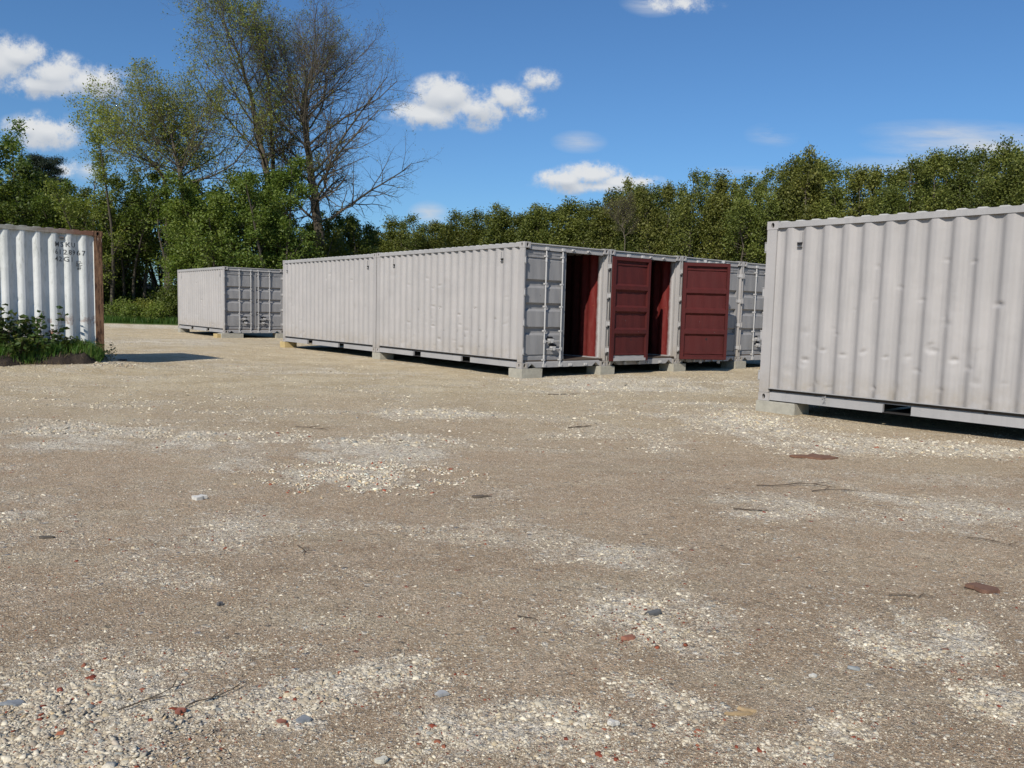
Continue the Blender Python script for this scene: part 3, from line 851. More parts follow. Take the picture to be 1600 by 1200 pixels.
def ground_mat():
    t = NT("compacted_gravel", .93); t.b.inputs['Specular IOR Level'].default_value = .15
    pa = t.attr('patch').outputs['Fac']; o = t.sep(); X, Yy = o[0], o[1]
    big = t.noise(.5, 5, .6); mid = t.noise(2.6, 5, .65)
    fine = t.noise(95, 5, .75)
    dust = t.mix(t.rng(big, .38, .62), (.405, .288, .180), (.49, .352, .222))
    dust = t.mix(t.rng(mid, .45, .75), dust, (.54, .415, .285))
    dust = t.mix(t.rng(t.noise(1.3, 6, .7, t.mapv((.45, 1.5, 1))), .50, .66, 0, .55), dust, (.58, .48, .325))
    dust = t.mix(t.rng(t.noise(.8, 5, .7), .55, .72, 0, .5), dust, (.26, .18, .105))
    # pale fines and cream stone further off toward the containers
    far = t.rng(t.math('ADD', Yy, t.math('MULTIPLY', t.noise(.28, 4), 8.0)), 10.5, 18.0)
    cream = t.mix(t.rng(t.noise(.9, 6, .65), .40, .66), (.50, .385, .215), (.72, .60, .38))
    cream = t.mix(t.rng(t.noise(7, 6, .75), .5, .7), cream, (.68, .61, .46))
    base = t.mix(t.math('MULTIPLY', far, .85), dust, cream)
    # individual grit: three sizes of voronoi cells, coloured per cell
    def grit(scale, thr, base, k):
        v = t.voro(scale); c = v.outputs['Color']; d = v.outputs['Distance']
        cs = t.n.new("ShaderNodeSeparateColor"); t.l.new(c, cs.inputs[0])
        pick = t.rng(t.math('ADD', cs.outputs[0], t.math('MULTIPLY', pa, .38)), thr, thr+.04)
        rmp = t.n.new("ShaderNodeValToRGB"); rmp.color_ramp.interpolation = 'CONSTANT'; e = rmp.color_ramp.elements
        e[0].position = 0; e[0].color = (.58, .50, .385, 1); e[1].position = .30; e[1].color = (.43, .35, .255, 1)
        for pp, cc in ((.5, (.78, .71, .58, 1)), (.68, (.29, .235, .175, 1)), (.80, (.52, .42, .28, 1)), (.92, (.27, .26, .25, 1)), (.965, (.33, .12, .075, 1))):
            q = e.new(pp); q.color = cc
        t.l.new(cs.outputs[1], rmp.inputs[0])
        inside = t.rng(d, .42, .55, 1, 0)
        return t.mix(t.math('MULTIPLY', t.math('MULTIPLY', pick, inside), k), base, rmp.outputs[0]), t.math('MULTIPLY', pick, t.rng(d, 0, .55, 1, 0))
    c, h1 = grit(190, .62, base, .85)
    c, h2 = grit(75, .74, c, .9)
    c, h3 = grit(30, .93, c, .9)
    whit = t.rng(t.math('MULTIPLY', pa, t.rng(t.noise(38, 4, .8), .3, .65, .2, 1.4)), .30, .85)
    c = t.mix(t.math('MULTIPLY', whit, t.rng(t.noise(22, 5, .85), .38, .56, .05, 1.0)), c, (.78, .70, .56))
    c = t.mix(t.rng(fine, .52, .66, 0, .72), c, (.11, .08, .05))
    c = t.mix(t.rng(t.noise(60, 3, .8, t.mapv((1, 1, 1))), .58, .72, 0, .7), c, (.76, .68, .53))
    def speck(c, sc, lo, hi, det=3):
        v = t.rng(t.noise(sc, det, .85), .34, .66, lo, hi); cb = t.n.new("ShaderNodeCombineColor")
        for i in range(3): t.l.new(v, cb.inputs[i])
        return t.mix(1.0, c, cb.outputs[0], 'MULTIPLY')
    c = speck(c, 170, .55, 1.5); c = speck(c, 48, .72, 1.28); c = speck(c, 11, .84, 1.16, 5)
    # grass beyond the yard
    G = t.rng(t.math('ADD', t.math('ADD', Yy, t.math('MULTIPLY', X, -.0)), t.math('MULTIPLY', t.noise(.25, 3), 3.0)), 47.6, 48.6)
    grass = t.mix(t.rng(t.noise(3, 5, .7), .35, .65), (.05, .09, .018), (.09, .14, .03))
    t.col(t.mix(G, c, grass))
    hh = t.math('ADD', t.math('MULTIPLY', h1, .25), t.math('ADD', t.math('MULTIPLY', h2, .6), h3))
    hh = t.math('ADD', hh, t.math('MULTIPLY', fine, .9))
    hh = t.math('ADD', hh, t.math('MULTIPLY', t.noise(24, 4, .7), .8))
    t.bump(hh, .018, 1.0)
    return t.m


ground = npmesh('ground', V, [quads, tris], ground_mat(), attrs={'patch': np.concatenate([pt.ravel(), [0.0]])}, smooth=True)
tag(ground, kind='structure')

# ------------------------------------------------------------------ loose stones


def stones(n, xr, yr, smin, smax, name, label, pw=2.6, pthr=0., seed=1, red=.03, keepall=.12):
    g = np.random.default_rng(seed)
    y = np.exp(g.uniform(math.log(yr[0]), math.log(yr[1]), n)); x = g.uniform(-.70, .70, n)*y
    x = x*xr
    p = patchness(x, y); keep = g.uniform(0, 1, n) < np.clip(keepall+p*.72*(.25+1.5*sstep(.38, .62, fbm(x*9, y*9, 3, 91)))-pthr, 0, 1)
    x = x[keep]; y = y[keep]; p = p[keep]; n = len(x)
    s = smin*(1-g.uniform(0, 1, n)*(1-(smin/smax)**pw))**(-1/pw)
    s = np.minimum(s, smax)*(.75+.45*np.clip(p, 0, 1))
    z = terrain(x, y)+(fbm(x*14, y*14, 3, 41)-.5)*.020*np.clip(p*1.6, .10, 1)*sstep(22, 8, np.hypot(x, y))
    # irregular octahedron cut: 8 base verts (a skewed cube-ish rock) -> 6 quads
    base = np.array([(-1, -1, -1), (1, -1, -1), (1, 1, -1), (-1, 1, -1), (-.62, -.62, 1), (.62, -.62, 1), (.62, .62, 1), (-.62, .62, 1)], float)
    v = base[None]*(1+g.uniform(-.38, .38, (n, 8, 3)))
    sc = np.stack([g.uniform(.5, 1.0, n), g.uniform(.38, .75, n), g.uniform(.12, .34, n)], -1)*s[:, None]*.62
    v = v*sc[:, None, :]
    a = g.uniform(0, 2*pi, n); ca, sa = np.cos(a), np.sin(a); tx = g.normal(0, .22, n); ty = g.normal(0, .22, n)
    vx = v[..., 0]*ca[:, None]-v[..., 1]*sa[:, None]; vy = v[..., 0]*sa[:, None]+v[..., 1]*ca[:, None]
    vz = v[..., 2]+vx*tx[:, None]+vy*ty[:, None]
    V = np.stack([vx+x[:, None], vy+y[:, None], vz+(z+sc[:, 2]*.15)[:, None]], -1).reshape(-1, 3)
    fq = np.array([(4, 5, 6, 7), (0, 1, 5, 4), (1, 2, 6, 5), (2, 3, 7, 6), (3, 0, 4, 7)])
    F = (np.arange(n)[:, None, None]*8+fq[None]).reshape(-1, 4)
    pal = np.array([(.58, .55, .49), (.66, .63, .56), (.48, .44, .38), (.40, .355, .30), (.74, .71, .65), (.52, .46, .36), (.33, .30, .27), (.30, .32, .335), (.22, .06, .04), (.30, .12, .08)])
    pr_ = np.array([.2, .17, .18, .15, .10, .09, .05, .06-.02, red*.6, red*.4]); pr_ /= pr_.sum()
    c = pal[g.choice(len(pal), n, p=pr_)]*g.uniform(.8, 1.12, (n, 1))
    c = np.where((y > 10)[:, None], c*np.array([1.12, 1.04, .84]), c*np.array([1.08, 1.01, .86]))
    C = np.repeat(np.clip(c, 0, 1), 8, 0)
    o = npmesh(name, V, F, STONE, attrs={'col': C}); tag(o, label, 'gravel', None, 'stuff'); return o


t = NT("crushed_stone", .9); t.b.inputs['Specular IOR Level'].default_value = .2
nn = t.noise(70, 4, .7); cc = t.attr('col').outputs['Color']
t.col(t.mix(t.rng(nn, .35, .7), cc, t.mix(1.0, cc, (.72, .70, .68), 'MULTIPLY'))); t.bump(nn, .004, .7)
STONE = t.m
stones(300000, 1.0, (1.9, 9.5), .0045, .026, 'grit', 'fine loose grit over the near part of the gravel yard', 2.6, 0, 1, .035, .26)
stones(100000, 1.0, (2.0, 12), .007, .030, 'gravel', 'crushed limestone and brick bits lying in pale patches', 2.6, .22, 2, .05, .05)
stones(5000, 1.0, (2.0, 9.5), .016, .046, 'rubble', 'larger rubble pieces in the whitest gravel patches', 3.4, .45, 5, .07, .004)
stones(90000, 1.1, (8, 38), .018, .06, 'distant_gravel', 'cream crushed stone in front of the containers', 2.6, 0, 3, .015, .16)
def _tight(): pass
# a denser heap of coarse stone in the near left corner and in the white patch left of centre
def heap(cx, cy, rx, ry, n, smin, smax, name, label, seed):
    global PATCH
    g = np.random.default_rng(seed)
    a = g.uniform(0, 2*pi, n); r = np.sqrt(g.uniform(0, 1, n))*(1+.35*g.uniform(-1, 1, n))
    X = cx+np.cos(a)*r*rx; Y = cy+np.sin(a)*r*ry
    keep = (fbm(X*7, Y*7, 3, 77) > .47) & (Y > 1.7); X = X[keep]; Y = Y[keep]; n = len(X)
    s = smin*(1-g.uniform(0, 1, n)*(1-(smin/smax)**2.2))**(-1/2.2)
    bm_ = bmesh.new(); bmesh.ops.create_icosphere(bm_, subdivisions=1, radius=1)
    bv = np.array([v.co[:] for v in bm_.verts]); bf = np.array([[v.index for v in f.verts] for f in bm_.faces]); bm_.free()
    k = len(bv)
    v = bv[None]*(1+g.uniform(-.42, .30, (n, k, 1)))
    v = np.clip(v, -.66, .66)
    sc = np.stack([g.uniform(.6, 1., n), g.uniform(.42, .8, n), g.uniform(.16, .38, n)], -1)*s[:, None]*.62
    v = v*sc[:, None, :]
    aa = g.uniform(0, 2*pi, n); ca, sa = np.cos(aa), np.sin(aa)
    vx = v[..., 0]*ca[:, None]-v[..., 1]*sa[:, None]; vy = v[..., 0]*sa[:, None]+v[..., 1]*ca[:, None]
    vz = v[..., 2]+vx*g.normal(0, .25, n)[:, None]+vy*g.normal(0, .25, n)[:, None]
    z = terrain(X, Y)+sc[:, 2]*.2+g.uniform(0, 1, n)*.004
    V = np.stack([vx+X[:, None], vy+Y[:, None], vz+z[:, None]], -1).reshape(-1, 3)
    F = (np.arange(n)[:, None, None]*k+bf[None]).reshape(-1, 3)
    pal = np.array([(.60, .57, .51), (.68, .65, .58), (.52, .47, .42), (.43, .39, .34), (.74, .71, .65), (.56, .46, .32), (.42, .41, .42), (.33, .10, .06)])
    c = pal[g.choice(8, n, p=[.22, .14, .20, .18, .06, .09, .08, .03])]*g.uniform(.72, 1.08, (n, 1))*np.array([1.04, .97, .83])
    if 'white' in name: c = c*1.28
    if 'brick' in name: c = np.where(g.uniform(0, 1, (n, 1)) < .16, np.array([[.26, .075, .045]])*g.uniform(.6, 1.2, (n, 1)), c)
    o = npmesh(name, V, F, STONE, attrs={'col': np.repeat(np.clip(c, 0, .85), k, 0)}); tag(o, label, 'gravel', None, 'stuff'); return o


heap(-1.55, 2.36, .62, .30, 3400, .009, .040, 'coarse_gravel', 'coarse broken stone in the lower left corner', 5)
heap(-1.22, 6.55, .82, .62, 4200, .017, .062, 'white_rubble', 'white broken stone heaped in the patch left of centre', 6)
heap(.56, 3.5, .20, .36, 420, .010, .032, 'brick_rubble', 'small mound of pale and brick-red rubble right of centre', 7)
heap(3.2, 10.6, .5, .9, 1000, .02, .055, 'white_gravel', 'white stone patch by the left corner of the right container', 8)
heap(-8.2, 15.7, .9, .30, 500, .03, .12, 'edge_stones', 'pale stones along the foot of the dark soil bank', 9)

# notable single pieces
def shard(name, x, y, lx, ly, h, c, label, cat, seed, rz=0, tilt=.1):
    g = random.Random(seed); n = 11; b = MB()
    lx *= .85; ly *= .85; h *= .6; c = tuple(.72*a_+.28*b_ for a_, b_ in zip(c, (.30, .25, .19)))
    pts = [(lx*.5*cos(2*pi*i/n)*g.uniform(.4, 1.3), ly*.5*sin(2*pi*i/n)*g.uniform(.4, 1.3)) for i in range(n)]
    b.prism(pts, 'z', -.004, h)
    o = b.build(name, flat(name+'_surface', c, .85, 30), None, bevel=min(h*.3, .004))
    o.location = (x, y, float(terrain(np.array(float(x)), np.array(float(y))))+.004); o.rotation_euler = (tilt*g.uniform(-1, 1), tilt*g.uniform(-1, 1), rz)
    return tag(o, label, cat)


shard('white_stone', -2.21, 5.62, .13, .09, .035, (.78, .76, .70), 'white flat stone alone on bare brown ground left of centre', 'stone', 1)
shard('bark_piece', -.22, 5.88, .17, .07, .02, (.08, .06, .045), 'dark strip of bark on bare ground below the white patch', 'bark', 2, .1)
shard('rust_flake', 3.08, 7.91, .56, .24, .03, (.17, .055, .022), 'rust-brown flake in front of the right-hand container', 'rusty scrap', 3, .1)
shard('rusty_bark', 2.50, 4.08, .27, .13, .03, (.15, .05, .025), 'rusty brown bark near the right edge of the yard', 'rusty scrap', 4, -.1)
shard('slate_shard', .69, 3.62, .085, .05, .02, (.05, .07, .09), 'dark blue slate shard beside the brick rubble', 'slate', 5, -.3, .4)
shard('blue_stone', -.67, 2.57, .062, .052, .012, (.20, .235, .27), 'round blue-grey flat stone near the bottom edge', 'stone', 6)
shard('grey_stone', -.23, 2.79, .075, .045, .014, (.42, .44, .45), 'pale blue-grey flat stone near the bottom centre', 'stone', 7)
shard('grey_stone', 1.40, 3.09, .085, .04, .012, (.36, .40, .41), 'pale green-grey flat stone in the lower right', 'stone', 8)
shard('slate_shard', -1.69, 2.64, .11, .06, .012, (.24, .28, .32), 'blue-grey slate at the lower left edge', 'slate', 9, .2)
shard('brick_fragment', .53, 3.33, .075, .05, .02, (.33, .095, .05), 'bright red-brown brick fragment in the small rubble mound', 'brick fragment', 10, .3)
shard('brick_fragment', -1.10, 2.60, .05, .035, .016, (.33, .07, .04), 'red brick fragment at the end of the forked twig', 'brick fragment', 11)
shard('brick_fragment', -.74, 2.55, .05, .03, .014, (.30, .08, .045), 'red brick fragment left of the round blue-grey stone', 'brick fragment', 12)
shard('wood_chip', .82, 2.69, .14, .02, .012, (.48, .33, .16), 'light wooden splinter in the lower right foreground', 'wood chip', 13, .15)
shard('wood_chip', .86, 2.72, .10, .018, .012, (.50, .35, .18), 'shorter wooden splinter lying across the longer one', 'wood chip', 14, -.35)
shard('white_stone', .37, 2.60, .05, .04, .02, (.76, .73, .66), 'small white stone below the wood splinters to the left', 'stone', 15)
shard('white_stone', -.37, 2.35, .06, .035, .018, (.74, .70, .58), 'cream stone at the bottom edge of the photo', 'stone', 16)
shard('dark_bark', -2.71, 4.59, .11, .04, .015, (.05, .045, .04), 'small black bark scrap at the left side of the yard', 'bark', 17)
shard('dark_stone', -1.32, 3.58, .05, .03, .02, (.09, .10, .12), 'dark slate chip standing on bare ground in the left foreground', 'slate', 18, .8, .5)
shard('white_stone', 1.2, 3.01, .05, .028, .014, (.78, .76, .68), 'white pebble left of the green-grey flat stone', 'stone', 19)
TWIG = flat("dark_twig_bark", (.10, .075, .052), .9)


def twig(x, y, L, a, r, seed, label, fork=True):
    g = random.Random(seed); b = MB(); z = float(terrain(np.array(float(x)), np.array(float(y))))+.010
    p = Vector((-L/2, 0, 0)); d = 0; pts = [p.copy()]
    for i in range(6):
        d += g.uniform(-.42, .42); p = p+Vector((cos(d)*L/6, sin(d)*L/6, g.uniform(-.003, .004))); pts.append(p.copy())
    for i in range(6): b.cyl(pts[i], pts[i+1], r*.7*(1-.12*i), 6, 0, r*.7*(1-.12*(i+1)))
    if fork:
        for k in (2, 4):
            e = pts[k]+Vector((L*.2, g.choice((-1, 1))*L*.16, .004)); b.cyl(pts[k], e, r*.6, 5, 0, r*.3)
    o = b.build('twig', TWIG, None); o.location = (x, y, z); o.rotation_euler = (0, 0, a)
    return tag(o, label, 'twig', 'twigs lying on the gravel')


twig(-1.23, 2.72, .30, 1.05, .0040, 1, 'forked black twig in the lower left foreground')
twig(-.98, 2.70, .26, .55, .0036, 2, 'greenish straight twig right of the forked black one')
twig(-1.14, 4.46, .20, -.7, .005, 3, 'curled dark twig on bare ground left of centre')
twig(1.73, 5.66, .26, .3, .007, 4, 'broken dark twig on pale grit right of centre')
twig(2.40, 6.42, .75, -.15, .007, 5, 'long thin branch below the rust-brown flake')
twig(2.62, 6.35, .4, .2, .006, 6, 'shorter branch crossing the long thin one')
twig(.11, 3.52, .12, -.1, .004, 7, 'small twig left of the brick rubble mound', False)
twig(3.12, 5.0, .35, -.2, .004, 8, 'curved thin twig at the right side of the yard')
twig(-2.2, 9.0, .5, 0, .006, 9, 'thin stick behind the white patch on the left')
twig(.9, 13.2, .6, .1, .010, 10, 'dark stick before the first open doorway')
twig(.85, 9.6, .35, .4, .010, 11, 'short dark stick in the middle of the yard')
twig(2.05, 3.95, .22, 0, .004, 12, 'fine twig left of the rusty bark')

# ------------------------------------------------------------------ soil bank, grass and weeds before the white container
ns, nd = 260, 34
ss = np.linspace(-.55, 11.5, ns); dd = np.linspace(-.35, 1.0, nd)
SS, DD = np.meshgrid(ss, dd, indexing='ij')
front = .80+.22*(fbm(SS*1.9, DD*0, 4, 51)-.5)*2
hgt = .19*sstep(front+.10, front-.10, DD)+.03*(fbm(SS*3, DD*3, 3, 52)-.5)+.05*(fbm(SS*9, DD*9, 3, 53)-.5)*sstep(front+.2, front-.1, DD)
hgt = (hgt+.05)*sstep(-.02, .30, SS-.45*DD)-.05
BX = WX+SS*WLT[0]+DD*WN[0]; BY = WY+SS*WLT[1]+DD*WN[1]
BZ = terrain(BX, BY)+hgt-.02+.10*(fbm(SS*16, DD*16, 4, 54)-.5)*(hgt > -.02)
idx = np.arange(ns*nd).reshape(ns, nd)
q = np.stack([idx[:-1, :-1], idx[1:, :-1], idx[1:, 1:], idx[:-1, 1:]], -1).reshape(-1, 4)
t = NT("dark_topsoil", .95); n1 = t.noise(9, 6, .75); n2 = t.noise(40, 5, .7)
c = t.mix(t.rng(n1, .35, .65), (.026, .019, .014), (.062, .046, .034)); c = t.mix(t.rng(n2, .66, .72), c, (.30, .27, .22)); t.col(c); t.bump(t.math('ADD', n1, n2), .03, 1)
SOIL = t.m
bank = npmesh('soil_bank', np.stack([BX, BY, BZ], -1).reshape(-1, 3), q, SOIL, smooth=True); tag(bank, kind='structure')


def bank_z(s, d):
    fr_ = .80+.22*(fbm(s*1.9, d*0, 4, 51)-.5)*2
    x = WX+s*WLT[0]+d*WN[0]; y = WY+s*WLT[1]+d*WN[1]
    return x, y, terrain(x, y)+.19*sstep(fr_+.10, fr_-.10, d)*sstep(-.02, .30, s-.45*d)-.02


def leafmat(name, c1, c2, c3, trans=.25, rough=.55):
    t = NT(name, rough); a = t.attr('tint').outputs['Fac']
    r = t.n.new("ShaderNodeValToRGB"); e = r.color_ramp.elements
    e[0].position = 0; e[0].color = (*c1, 1); e[1].position = 1; e[1].color = (*c3, 1); m = e.new(.5); m.color = (*c2, 1)
    t.l.new(a, r.inputs[0])
    oi = t.n.new("ShaderNodeObjectInfo"); hs = t.n.new("ShaderNodeHueSaturation"); t.l.new(r.outputs[0], hs.inputs['Color'])
    t.l.new(t.rng(oi.outputs['Random'], 0, 1, .482, .512), hs.inputs['Hue']); t.l.new(t.rng(t.math('FRACT', t.math('MULTIPLY', oi.outputs['Random'], 7.31)), 0, 1, .78, 1.2), hs.inputs['Value'])
    r = hs; t.col(r.outputs[0])
    tr = t.n.new("ShaderNodeBsdfTranslucent"); mx_ = t.n.new("ShaderNodeMixShader"); mx_.inputs[0].default_value = trans
    br = t.mix(1.0, r.outputs[0], (1.5, 1.6, .7), 'MULTIPLY'); t.l.new(br, tr.inputs[0])
    t.l.new(t.b.outputs[0], mx_.inputs[1]); t.l.new(tr.outputs[0], mx_.inputs[2])
    t.l.new(mx_.outputs[0], t.n['Material Output'].inputs[0]); return t.m


GRASS = leafmat("grass_blades", (.045, .10, .015), (.075, .155, .024), (.15, .19, .045), .35)
WEED = leafmat("weed_leaves", (.03, .06, .015), (.055, .095, .022), (.12, .13, .035), .3)


def blades(X, Y, Z, h, wdt, mat, name, label, seed, cat='grass', lean=.35):
    g = np.random.default_rng(seed); n = len(X)
    a = g.uniform(0, 2*pi, n); hh = h*g.uniform(.45, 1.15, n); ww = wdt*g.uniform(.6, 1.3, n)
    lx, ly = g.normal(0, lean, n)*hh, g.normal(0, lean, n)*hh
    ca, sa = np.cos(a)*ww, np.sin(a)*ww
    p = np.stack([X, Y, Z], -1)
    v0 = p+np.stack([-ca, -sa, 0*X], -1); v1 = p+np.stack([ca, sa, 0*X], -1)
    mid = p+np.stack([lx*.35, ly*.35, hh*.6], -1); v2 = mid+np.stack([ca, sa, 0*X], -1)*.7; v3 = mid-np.stack([ca, sa, 0*X], -1)*.7
    tip = p+np.stack([lx, ly, hh*(1-.25*np.hypot(lx, ly)/hh)], -1)
    V = np.stack([v0, v1, v2, v3, tip], 1).reshape(-1, 3)
    i = np.arange(n)[:, None]*5
    tint = np.repeat(np.clip(g.normal(.45, .25, n), 0, 1), 5)
    o = npmesh(name, V, [np.concatenate([i, i+1, i+2, i+3], 1), np.concatenate([i+3, i+2, i+4], 1)], mat, attrs={'tint': tint})
    return tag(o, label, cat, None, 'stuff')


g = np.random.default_rng(61)
n = 24000
s_ = g.uniform(-.25, 8.5, n); d_ = g.uniform(.02, .82, n); k_ = (s_-.45*d_ > .02) & (g.uniform(0, 1, n) < 1.5*sstep(.28, .55, fbm(s_*2.2, d_*2.2, 3, 62))*sstep(.86, .55, d_)+.08); s_ = s_[k_]; d_ = d_[k_]
x, y, z = bank_z(s_, d_)
blades(x, y, z, .28, .0055, GRASS, 'grass', 'uncut green grass along the foot of the white container', 63)


n = 2600; s_ = g.uniform(0, 8.5, n); d_ = g.uniform(.55, 1.02, n); k_ = (s_-.45*d_ > .0) & (g.uniform(0, 1, n) < fbm(s_*3, d_*3, 3, 66)); s_ = s_[k_]; d_ = d_[k_]
x, y, z = bank_z(s_, d_)
DRY = leafmat("dry_grass", (.10, .075, .035), (.19, .145, .07), (.30, .24, .13), .2)
blades(x, y, z, .13, .004, DRY, 'dry_grass', 'dry straw-coloured grass hanging over the dark soil edge', 67, lean=.8)


def leaf_quads(C, size, g, up=0., aspect=.6, droop=0):
    """one diamond leaf per centre, random orientation"""
    n = len(C); N_ = g.normal(0, 1, (n, 3)); N_[:, 2] = np.abs(N_[:, 2])+up; N_ /= np.linalg.norm(N_, axis=1)[:, None]
    T = np.cross(N_, g.normal(0, 1, (n, 3))); T /= np.linalg.norm(T, axis=1)[:, None]+1e-9; B = np.cross(N_, T)
    s = (size*g.uniform(.6, 1.35, n))[:, None]
    V = np.stack([C-T*s, C+B*s*aspect, C+T*s, C-B*s*aspect], 1).reshape(-1, 3)
    return V, np.arange(4*n).reshape(n, 4)


def tubes(segs, sides):
    """segs: (n,8) p0,p1,r0,r1"""
    S_ = np.asarray(segs, float); n = len(S_)
    p0 = S_[:, 0:3]; p1 = S_[:, 3:6]; r0 = S_[:, 6]; r1 = S_[:, 7]
    d = p1-p0; d /= np.linalg.norm(d, axis=1)[:, None]+1e-9
    ref = np.where(np.abs(d[:, 2:3]) > .9, np.array([[1., 0, 0]]), np.array([[0, 0, 1.]]))
    a = np.cross(d, ref); a /= np.linalg.norm(a, axis=1)[:, None]; b = np.cross(d, a)
    t = np.arange(sides)*2*pi/sides
    ring = a[:, None, :]*np.cos(t)[None, :, None]+b[:, None, :]*np.sin(t)[None, :, None]
    V = np.concatenate([p0[:, None]+ring*r0[:, None, None], p1[:, None]+ring*r1[:, None, None]], 1).reshape(-1, 3)
    i = np.arange(sides); j = (i+1) % sides
    f = np.stack([i, j, j+sides, i+sides], -1)
    return V, (np.arange(n)[:, None, None]*2*sides+f[None]).reshape(-1, 4)


def weed(x, y, z, h, nst, seed, label, leaf=.05):
    g = random.Random(seed); ng = np.random.default_rng(seed); root = empty('weed_plant', (x, y, z), 0, label, 'weed', 'weeds in front of the white container')
    segs = []; C = []
    for i in range(nst):
        a = g.uniform(0, 2*pi); p = Vector((cos(a)*.04, sin(a)*.04, 0)); d = Vector((cos(a)*.35, sin(a)*.35, 1)).normalized(); hh = h*g.uniform(.55, 1.05)
        for k in range(8):
            d = (d+Vector((g.uniform(-.15, .15), g.uniform(-.15, .15), 0))).normalized(); q_ = p+d*hh/8
            segs.append((*p, *q_, .004, .003)); p = q_
            for m in range(3 if k > 1 else 1):
                aa = g.uniform(0, 2*pi); e = p+Vector((cos(aa), sin(aa), g.uniform(-.1, .4)))*g.uniform(.03, .10)
                segs.append((*p, *e, .002, .001)); C.append(e[:]); C.append((e+Vector((cos(aa), sin(aa), 0))*.03)[:])
    V, F = tubes(segs, 4); npmesh('stem', V, F, TWIG, root)
    C = np.array(C); V, F = leaf_quads(C, leaf, ng, .5, .55)
    npmesh('leaves', V, F, WEED, root, attrs={'tint': np.repeat(np.clip(ng.normal(.5, .28, len(C)), 0, 1), 4)})


wl = [(.95, .40, .38, 6, 'low spreading weed between the tall reddish-tipped one and the short middle one', .05), (1.40, .62, .40, 7, 'bushy low weed at the front of the grass below the broad dark weed', .05), (.66, .45, .30, 5, 'small leafy weed in front of the stencilled part of the white wall', .04), (1.80, .70, .42, 8, 'low dense weed at the very left end of the grass front', .05), (1.22, .35, .95, 5, 'tall bushy weed with reddish tip against the white container', .055), (1.62, .45, .85, 8, 'broad dark weed left of the tall reddish-tipped one', .06), (1.98, .45, .95, 9, 'leafy weed at the left edge of the photo', .06),
      (.50, .3, .26, 2, 'small pale weed in the grass near the rusty post', .03), (.24, .2, .42, 2, 'thin weed growing up beside the rusty post', .03), (-.02, .12, .30, 2, 'scraggy weed at the foot of the rusty post', .025),
      (.85, .5, .22, 3, 'low weed in the middle of the grass strip', .045), (2.5, .5, .8, 7, 'bushy weed just outside the left edge', .06), (-.06, -.2, .5, 1, 'thin stalk weed behind the rusty post', .03)]
for i, (s_, d_, h_, k_, lb, lf) in enumerate(wl):
    x, y, z = bank_z(np.array(s_), np.array(d_)); weed(float(x), float(y), float(z), h_, k_, 70+i, lb, lf)
shard('fallen_bark', -8.49, 17.34, .22, .07, .05, (.07, .05, .04), 'dark bark lump beside the shadow of the white container', 'bark', 20, .4, .3)

# ------------------------------------------------------------------ trees
BARK = flat("rough_grey_brown_bark", (.120, .100, .075), .95, 6)
BARKD = flat("dark_wet_bark", (.085, .072, .055), .95, 6)
LEAF_SPRING = leafmat("yellow_green_spring_leaves", (.11, .15, .025), (.19, .23, .042), (.30, .31, .08), .35)
LEAF_BUD = leafmat("olive_brown_buds", (.13, .125, .04), (.19, .18, .055), (.26, .235, .09), .25)
LEAF_FRESH = leafmat("fresh_green_leaves", (.056, .088, .015), (.108, .150, .025), (.19, .22, .048), .32)
LEAF_DEEP = leafmat("deep_green_leaves", (.044, .068, .013), (.085, .115, .020), (.15, .172, .034), .28)
LEAF_THUJA = leafmat("olive_green_scale_foliage", (.058, .074, .015), (.122, .145, .028), (.23, .235, .055), .22)
LEAF_PINE = leafmat("dark_pine_needles", (.010, .018, .010), (.018, .030, .014), (.03, .042, .018), .1)


def rv(g, k): return Vector((g.gauss(0, k), g.gauss(0, k), g.gauss(0, k)))


def grow(g, segs, tips, p, d, L, r, lev, prm):
    P_ = prm[lev]; n = P_['n']; kids = []
    for i in range(n):
        d = (d+rv(g, P_['wob'])+Vector((0, 0, P_['up']))).normalized()
        q_ = p+d*(L/n); r2 = r*(1-.75/n) if i < n-1 else r*.45
        r2 = max(r*(1-(i+1)/n*.72), .003)
        segs.append((*p, *q_, max(r*(1-i/n*.72), .003), r2, lev))
        p = q_
        f = (i+1)/n
        if lev+1 < len(prm) and f > P_['from']: kids.append((p.copy(), d.copy(), f, r2))
    if lev+1 < len(prm):
        C_ = prm[lev+1]; cnt = C_['cnt']; tot = max(1, int(cnt*(.8+.4*g.random())))
        for k in range(tot):
            (kp, kd, f, kr) = kids[min(len(kids)-1, int(k*len(kids)/tot))]
            ax = kd.orthogonal().normalized(); ax.rotate(Matrix.Rotation(k*2.4+g.uniform(-.5, .5), 3, kd))
            an = radians(C_['ang']*g.uniform(.7, 1.25)); nd_ = (kd*cos(an)+ax*sin(an)).normalized()
            ll = L*C_['len']*g.uniform(.65, 1.15)*(1.15-.55*f)
            grow(g, segs, tips, kp, nd_, ll, max(kr*C_['rad'], .004), lev+1, prm)
        tips.append((p[:], lev))
    else: tips.append((p[:], lev))


